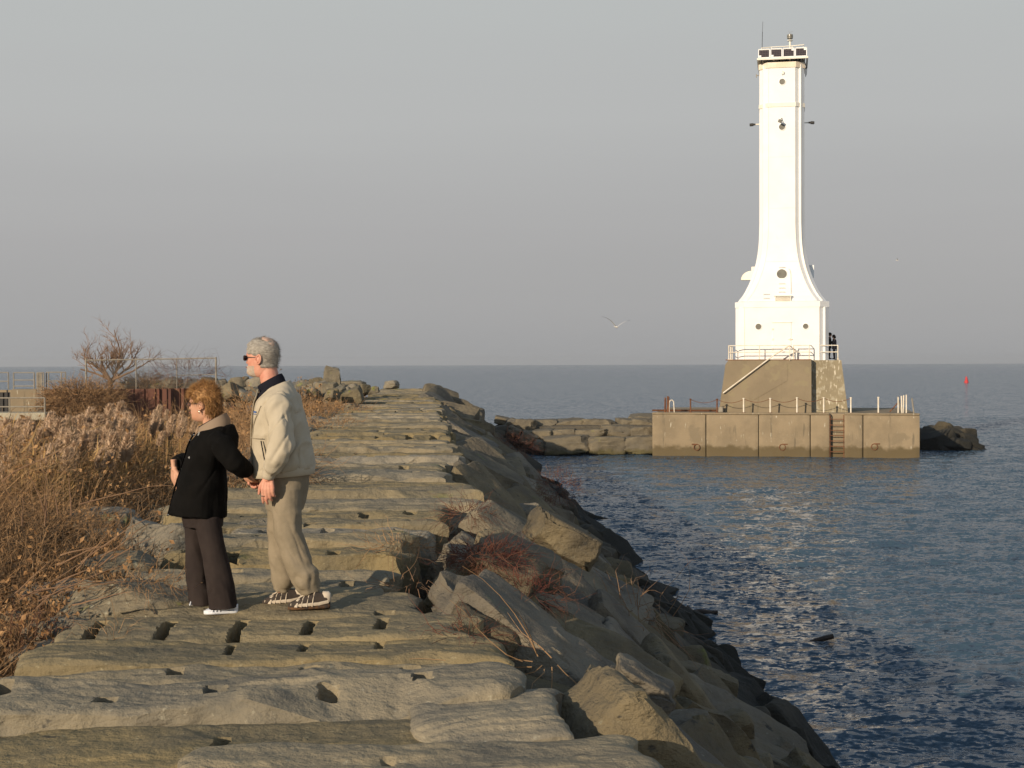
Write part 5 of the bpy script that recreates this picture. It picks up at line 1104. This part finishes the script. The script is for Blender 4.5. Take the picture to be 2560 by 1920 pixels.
# jacket
m = MB(); m.loft([(-.046, 0, .925, .200, .195, .06), (-.047, 0, .96, .206, .205, .04), (-.052, 0, 1.04, .200, .207), (-.060, 0, 1.12, .193, .205), (-.070, 0, 1.20, .180, .212), (-.074, 0, 1.28, .170, .222), (-.078, 0, 1.35, .155, .225, .06), (-.082, 0, 1.40, .142, .205, .14), (-.090, 0, 1.435, .122, .16, .26), (-.100, 0, 1.465, .106, .115, .40), (-.104, 0, 1.48, .100, .10, .45)], 32, 2.25)
m.tube([(-.060, -.155, 1.395), (-.045, -.20, 1.35), (-.025, -.258, 1.24), (-.015, -.292, 1.11), (-.045, -.295, 1.02), (-.085, -.28, .955), (-.103, -.265, .925)], [.072, .080, .078, .074, .074, .068, .05], 16)
m.tube([(-.085, .15, 1.39), (-.09, .20, 1.35), (-.09, .26, 1.22), (-.12, .27, 1.12), (-.19, .21, 1.02), (-.245, .10, .975), (-.257, .07, .965)], [.07, .08, .08, .078, .07, .058, .045], 16)
jk = garment('jacket', m, .0085, tanJ, man, .0135, (10, 10, 2.8), 21, .62, 2, .002, lambda V: .35 + .85*sm(-.08, -.20, V[:, 1]) + .35*sm(.02, .10, V[:, 0]))
m = MB(); m.loft([(-.046, 0, .885, .196, .190, .07), (-.046, 0, .89, .202, .197, .07), (-.046, 0, .935, .205, .199, .07), (-.046, 0, .945, .20, .195, .07)], 120, 2.25)
Vv_ = A(m.v); k_ = np.arange(len(Vv_)) % 2; cxy = A((-.046, 0)); Vv_[:, :2] = cxy + (Vv_[:, :2] - cxy)*(1 + .010*(k_[:, None] - .5)); m.v = [tuple(p) for p in Vv_]; m.build('hem_band', tanJ, jk, True, 60)
for nm, a, b in (('cuff', (-.098, -.265, .945), (-.112, -.253, .888)), ('cuff', (-.250, .085, .975), (-.262, .055, .930))):
    m = MB(); P = [Vector(a).lerp(Vector(b), t) for t in (0, .3, .6, .9, 1)]; m.tube(P, [.047, .044, .043, .041, .034], 26); vv = A(m.v); c_ = np.repeat(A([tuple(p) for p in P]), 26, 0); k_ = np.arange(len(vv)) % 2; vv = c_ + (vv - c_)*(1 + .05*(k_[:, None] - .5)); m.v = [tuple(p) for p in vv]; m.build(nm, tanJ, jk, True, 60)
# zip opening edge, storm flap seam, pocket, chest mark
def fronty(z, th):   # point on the jacket surface at height z, angle th from the front toward the camera
    cx = np.interp(z, [.925, 1.04, 1.12, 1.2, 1.28, 1.35, 1.4, 1.435, 1.465], [-.046, -.052, -.06, -.07, -.074, -.078, -.082, -.09, -.1]); rx = np.interp(z, [.925, 1.04, 1.12, 1.2, 1.28, 1.35, 1.4, 1.435, 1.465], [.2, .2, .193, .18, .17, .155, .142, .122, .106]); ry = np.interp(z, [.925, 1.12, 1.28, 1.35, 1.4, 1.435, 1.465], [.195, .205, .222, .225, .205, .16, .115])
    c, q = math.cos(th), math.sin(th); return (cx - (rx + .009)*abs(c)**(2/2.25), -(ry + .009)*abs(q)**(2/2.25), z)
m = MB(); m.tube([fronty(z, .30 + .15*(z > 1.40)) for z in np.linspace(.90, 1.46, 24)], [(.006, .004)]*24, 6); m.build('zip', zipM, jk)
m = MB(); m.tube([fronty(z, .34 + .15*(z > 1.40)) for z in np.linspace(.90, 1.46, 24)], [(.012, .004)]*24, 6); m.build('zip_placket', tanJ, jk, True)
m = MB(); m.tube([fronty(1.145, t) for t in np.linspace(.36, 1.15, 12)], .003, 5); m.tube([fronty(z, .62 + .5*sm(1.2, 1.4, z)) for z in np.linspace(1.16, 1.36, 8)], .0025, 5); m.build('seam', seamM, jk)
m = MB(); m.tube([fronty(z, 1.08 + (1.12 - z)*.7) for z in np.linspace(1.13, .99, 7)], [(.006, .004)]*7, 6); m.build('pocket_slit', navyM, jk)
m = MB()
for k in range(5): q = fronty(1.318, .62 + k*.045); m.box((q[0], q[1] - .003, q[2]), (.008, .004, .009 + .003*(k % 2)), (0, 0, -.9))
P = [fronty(1.304, t) for t in np.linspace(.58, .84, 6)]; m.tube([(a - .001, b - .003, c) for a, b, c in P], .0022, 5); m.build('chest_emblem', blueM, jk)
# trousers
m = MB(); m.loft([(-.035, 0, .96, .150, .165), (-.034, 0, .90, .158, .175), (-.038, 0, .80, .152, .175), (-.040, 0, .72, .136, .165), (-.042, 0, .66, .12, .15)], 28, 2.2)
m.tube([(-.055, .085, .80), (-.085, .095, .66), (-.102, .10, .51), (-.095, .10, .42), (-.084, .10, .317), (-.072, .10, .20), (-.076, .10, .155), (-.082, .10, .125), (-.084, .10, .10)], [.088, .085, .076, .074, .077, .085, .078, .060, .053], 18)
m.tube([(-.015, -.085, .80), (-.012, -.095, .66), (-.008, -.10, .51), (.030, -.10, .41), (.068, -.10, .317), (.112, -.10, .215), (.132, -.10, .165), (.142, -.10, .14), (.145, -.10, .115)], [.098, .098, .092, .090, .089, .083, .074, .062, .057], 18)
garment('trousers', m, .0085, khaki, man, .0105, (7, 7, 4.5), 33, -.6, 2, .0015, lambda V: .5 + .9*sm(.62, .2, V[:, 2]))
shoe(man, (-.075, .09, .0), R(14), .275, 'm'); shoe(man, (.135, -.12, .012), R(14), .28, 'm')
m = MB(); m.tube([(-.148 + .011*math.cos(t), -.253 + .011*math.sin(t), .775) for t in np.linspace(0, 6.28, 13)], .0022, 5, cap=False); m.build('ring', silverM, man)

# ---- the woman
wom = person_root(455, 1317, 9.58, 'short auburn haired woman with glasses in a black hooded coat, facing left')
HF2 = [x*.97 for x in HF]; HF2[2] = .088; HF2[1] = .078; HF2[3] = .088
(Hh, ears, T, raw, zs, na) = head((-.040, 0, 1.262), (HZ, HF2), (HZ, HB), (HZ, [x*.95 for x in HWD]), .90, R(-8), .019, 2)
bm = MB(); bm.loft([(-.05, 0, .60, .10, .13), (-.04, 0, .80, .12, .14), (-.03, 0, .95, .10, .13), (.02, 0, 1.08, .11, .15), (.03, 0, 1.16, .09, .12), (.02, 0, 1.21, .05, .06)], 16)
bm.tube([(.03, 0, 1.15), (.02, 0, 1.22), (.0, 0, 1.29), (-.01, 0, 1.35)], [.065, .056, .054, .05], 12)
bm.tube([(.10, -.15, 1.12), (.195, -.20, 1.0), (.27, -.03, .925)], [.04, .033, .022], 8); bm.tube([(-.0, .17, 1.12), (-.14, .21, .99), (-.222, .05, .965)], [.04, .032, .022], 8)
bm.tube([(-.08, .06, .66), (-.11, .07, .36), (-.09, .07, .04)], [.055, .04, .028], 8); bm.tube([(-.0, -.08, .66), (.04, -.09, .36), (.10, -.09, .04)], [.055, .04, .028], 8)
bV, bN, bF = fuse(bm, .011, 3)
hR, tR = hand((-.238, .0, .955), (.06, -.05, -1), (-.9, -.55, 0), 1.08, -1, (.15, .2, .3, .4), .3)
hL, tL = hand((.245, -.035, .935), (.30, .30, -.75), (-.45, -.85, -.1), .95, -1, (.85, .9, .9, .8), .9)
V, Fc = join_verts([(bV, bF), Hh] + ears + [hR, hL]); link('body', mesh_from('body', V, Fc, skinM, True), wom)
m = MB()
for p, d in tR + tL: q = p + d*.001; m.sph(tuple(q), (.0065, .0065, .0065), 8, 6)
m.build('fingernail', nailM, wom, True)
glasses(wom, T, glintM, .046, .026, .128, -.110)
m = MB(); m.loft([(-.098, 0, .061, .003, .018), (-.1015, 0, .0655, .004, .022), (-.098, 0, .070, .003, .018)], 12); link('mouth', mesh_from('mouth', T(m.v), m.f, lipM, True), wom)
def hw_(a, z, r):
    line = np.where(np.abs(a) < .75, .180, np.where(np.abs(a) < 1.15, .165, np.where(np.abs(a) < 1.45, .132, np.where(np.abs(a) < 1.85, .142, .050)))); return sm(-.010, .02, z - line)*(z >= line - .010)
hair = shell(raw, zs, na, T, hw_, lambda a, z: .010 + .019*sm(.12, .2, z)*sm(.5, 2.0, np.abs(a)) + .0025*np.sin(a*9 + z*60), 'hair', blondM, wom, 13, 45)
rs5 = np.random.RandomState(6); aa = np.tile(np.arange(na)*2*math.pi/na, len(zs)); aa = np.where(aa > math.pi, aa - 2*math.pi, aa); mk = hw_(aa, raw[:, 2], raw); ii = rs5.choice(np.where(mk > .55)[0], 2600); P = raw[ii]; nr = P - A((0, 0, .13)); nr /= np.linalg.norm(nr, axis=1)[:, None]
P = P + nr*((.010 + .012*rs5.rand(len(ii)))*(.5 + sm(.3, 1.6, np.abs(aa[ii]))))[:, None]; up_m = sm(.16, .23, raw[ii, 2])[:, None]; D = nr*.45 + A((.1, 0, -.9))*(1 - up_m) + (A((-.2, 0, .15)) + rs5.randn(len(ii), 3)*.25)*up_m + rs5.randn(len(ii), 3)*.2 + A((-.5, 0, -.1))*(np.abs(aa[ii]) < .9)[:, None]
strands(P, D, .022 + .028*rs5.rand(len(ii)), np.full(len(ii), .0017), 8, .13, T, 'hair_strand', blondM, hair)
m = MB(); m.sph((.0, -.082, .078), .008, 10, 8); m.sph((.0, -.082, .064), .005, 8, 6); link('earring', mesh_from('earring', T(m.v), m.f, silverM, True), wom)
m = MB(); m.loft([(.012, 0, 1.19, .085, .085, .4), (.0, 0, 1.24, .072, .072, .5), (-.002, 0, 1.262, .068, .066, .55), (0, 0, 1.258, .06, .06, .55)], 24, 2.1); m.f = m.f[:-2]; m.build('turtleneck', navyM, wom, True, 60)
m = MB(); m.loft([(.032, 0, 1.212, .108, .118, .25), (.032, 0, 1.238, .104, .110, .40), (.022, 0, 1.268, .092, .094, .56), (.018, 0, 1.266, .084, .084, .56), (.02, 0, 1.22, .078, .08, .45)], 30, 2.1); m.f = m.f[:-2]; m.build('hood_lining', hoodM, wom, True, 60)
m = MB(); m.loft([(-.083, 0, .636, .186, .205, -.10), (-.075, 0, .69, .179, .20, -.08), (-.066, 0, .76, .170, .195, -.05), (-.054, 0, .84, .160, .19), (-.044, 0, .90, .150, .184), (-.036, 0, .945, .143, .178), (-.018, 0, .99, .150, .185), (.008, 0, 1.04, .157, .195), (.022, 0, 1.09, .158, .20), (.032, 0, 1.14, .148, .19, .05), (.040, 0, 1.18, .132, .155, .15), (.042, 0, 1.21, .116, .125, .25)], 30, 2.2)
m.sph((.135, 0, 1.155), (.050, .13, .055), 14, 10)
m.tube([(.06, -.13, 1.135), (.115, -.17, 1.11), (.165, -.195, 1.05), (.205, -.19, .995), (.245, -.12, .955), (.257, -.07, .94)], [.068, .074, .068, .064, .055, .046], 16)
m.tube([(.0, .13, 1.13), (-.05, .18, 1.10), (-.10, .21, 1.04), (-.15, .20, .995), (-.21, .10, .988), (-.236, .03, .985)], [.068, .072, .066, .062, .054, .047], 16)
ct = garment('coat', m, .0085, clothB, wom, .011, (6, 6, 3), 41, .3, 2, .001)
def cf(z, th):
    zz = [.636, .69, .76, .84, .90, .945, .99, 1.04, 1.09, 1.14, 1.18, 1.21]; cx = np.interp(z, zz, [-.083, -.075, -.066, -.054, -.044, -.036, -.018, .008, .022, .032, .04, .042]); rx = np.interp(z, zz, [.186, .179, .17, .16, .15, .143, .15, .157, .158, .148, .132, .116]); ry = np.interp(z, zz, [.205, .2, .195, .19, .184, .178, .185, .195, .2, .19, .155, .125])
    c, q = math.cos(th), math.sin(th); return (cx - (rx + .008)*abs(c)**(2/2.2), -(ry + .008)*abs(q)**(2/2.2), z)
m = MB(); m.tube([cf(z, .42) for z in np.linspace(.64, 1.19, 20)], [(.016, .005)]*20, 6); m.build('placket', clothB, ct, True)
m = MB()
for z, th in ((.655, .12), (.648, .50), (1.175, .55), (1.165, .35), (.95, .45), (.70, .40), (1.14, .45)): m.sph(cf(z, th), .0065, 8, 6)
q = cf(1.03, .95); m.box(q, (.016, .006, .012), (0, .785, 0)); q = cf(1.185, .95); m.box(q, (.008, .006, .024), (0, .4, 0)); m.build('snap_button', silverM, ct, True)
m = MB(); m.tube([(-.238 + .028*math.cos(t), .0 + .022*math.sin(t), .955 + .004*math.sin(t)) for t in np.linspace(0, 6.28, 17)], .003, 5, cap=False); m.build('bracelet', silverM, wom)
m = MB(); m.loft([(-.055, 0, .72, .130, .15), (-.05, 0, .62, .133, .155), (-.045, 0, .56, .125, .15)], 26, 2.2)
m.tube([(-.10, .065, .62), (-.108, .07, .48), (-.106, .07, .36), (-.095, .07, .2), (-.080, .07, .055), (-.079, .07, .022)], [.082, .075, .069, .080, .088, .089], 18)
m.tube([(-.005, -.08, .62), (.020, -.09, .48), (.045, -.09, .36), (.080, -.09, .2), (.106, -.09, .055), (.108, -.09, .022)], [.086, .084, .080, .085, .092, .094], 18)
garment('trousers', m, .0085, brownT, wom, .0085, (7, 7, 2.2), 53, -.15, 2, .001, lambda V: .5 + .8*sm(.6, .3, V[:, 2]))
shoe(wom, (-.100, .06, -.012), R(12), .22, 'w'); shoe(wom, (.088, -.09, -.012), R(12), .225, 'w')

# ---- couple on the lighthouse deck
def small_person(lx_, ly_, h, face, label, hood, coatm, lean=0):
    g = root('person', (lx_, ly_, ZD + .06), label=label, cat='person', group='couple on the lighthouse deck'); s_ = h/1.75; f = face
    m = MB(); m.tube([(-f*.02, 0, 1.35), (f*.0 + lean, 0, 1.5), (lean + f*.03, 0, 1.6)], [.06, .055, .06], 10); m.sph((lean + f*.035, 0, 1.64), (.10, .078, .12), 14, 10); m.sph((lean + f*.13, 0, 1.63), (.02, .014, .022), 8, 6)
    for sy in (-1, 1): m.tube([(0, sy*.17, 1.40), (f*.08, sy*.22, 1.14), (f*.30, sy*.12, 1.16)], [.045, .04, .03], 8); m.tube([(0, sy*.09, .9), (f*.02, sy*.10, .5), (0, sy*.10, .05)], [.075, .05, .04], 8)
    m.loft([(0, 0, .85, .10, .14), (0, 0, 1.1, .10, .14), (0, 0, 1.35, .10, .17), (lean, 0, 1.42, .06, .09)], 14)
    V, Nn, Fc = fuse(m, .016, 3); sc = lambda V: A(V)*s_
    hs = []
    for sy in (-1, 1): hv, _ = hand((f*.31, sy*.115, 1.16), (f, -sy*.35, 0), (0, sy, .3), 1.0, 1, (.3, .3, .3, .3)); hs.append(hv)
    V, Fc = join_verts([(V, Fc)] + hs); link('body', mesh_from('body', sc(V), Fc, skinM, True), g)
    m = MB(); m.loft([(0, 0, .72, .17, .22), (0, 0, 1.0, .155, .20), (0, 0, 1.25, .16, .22), (0, 0, 1.38, .14, .2), (lean*.6, 0, 1.47, .09, .11)], 18, 2.2)
    for sy in (-1, 1): m.tube([(0, sy*.17, 1.38), (f*.06, sy*.235, 1.16), (f*.27, sy*.14, 1.16)], [.07, .068, .055], 10)
    V, Nn, Fc = fuse(m, .016, 4); link('coat', mesh_from('coat', sc(V), Fc, coatm, True), g)
    m = MB()
    for sy in (-1, 1): m.tube([(0, sy*.08, .80), (f*.02, sy*.10, .48), (-f*.01, sy*.10, .08)], [.10, .085, .07], 10); m.sph((f*.05, sy*.10, .045), (.14, .05, .045), 10, 6)
    V, Nn, Fc = fuse(m, .016, 3); link('trousers', mesh_from('trousers', sc(V), Fc, navyM, True), g)
    m = MB(); m.sph((lean + f*.005, 0, 1.67), (.118, .098, .125), 14, 10); 
    if hood: m.sph((lean - f*.05, 0, 1.60), (.10, .10, .12), 14, 10)
    else: m.box((lean + f*.12, 0, 1.70), (.10, .12, .015), bev=.005)
    link('hair' if hood else 'cap', mesh_from('cap', sc(m.v), m.f, clothB, True), g)
d_ = TC - 1.6
small_person(loc(1780 + 783/2.675, 880, d_)[0], d_, 1.80, 1, 'dark clad person in a peaked cap beside the lighthouse corner, facing right', False, clothB, .05)
small_person(loc(1780 + 818/2.675, 880, d_)[0], d_, 1.66, -1, 'dark hooded person behind the deck railing, facing the one in the peaked cap', True, navyM, -.03)
# ------------------------------------------------------------------ air
hm_ = bpy.data.materials.new('haze'); hm_.use_nodes = True; t_ = hm_.node_tree; [t_.nodes.remove(n) for n in list(t_.nodes) if n.type == 'BSDF_PRINCIPLED']
pv = t_.nodes.new('ShaderNodeVolumePrincipled'); pv.inputs['Density'].default_value = HAZE if 'HAZE' in globals() else 1.2e-4; pv.inputs['Color'].default_value = (.86, .88, .90, 1); pv.inputs['Anisotropy'].default_value = .2
t_.links.new(pv.outputs[0], t_.nodes['Material Output'].inputs['Volume'])
m = MB(); m.box((0, 3050, 12.5), (9400, 6300, 31)); m.build('haze', hm_, kind='stuff', label='thin pale haze over the lake', cat='haze')
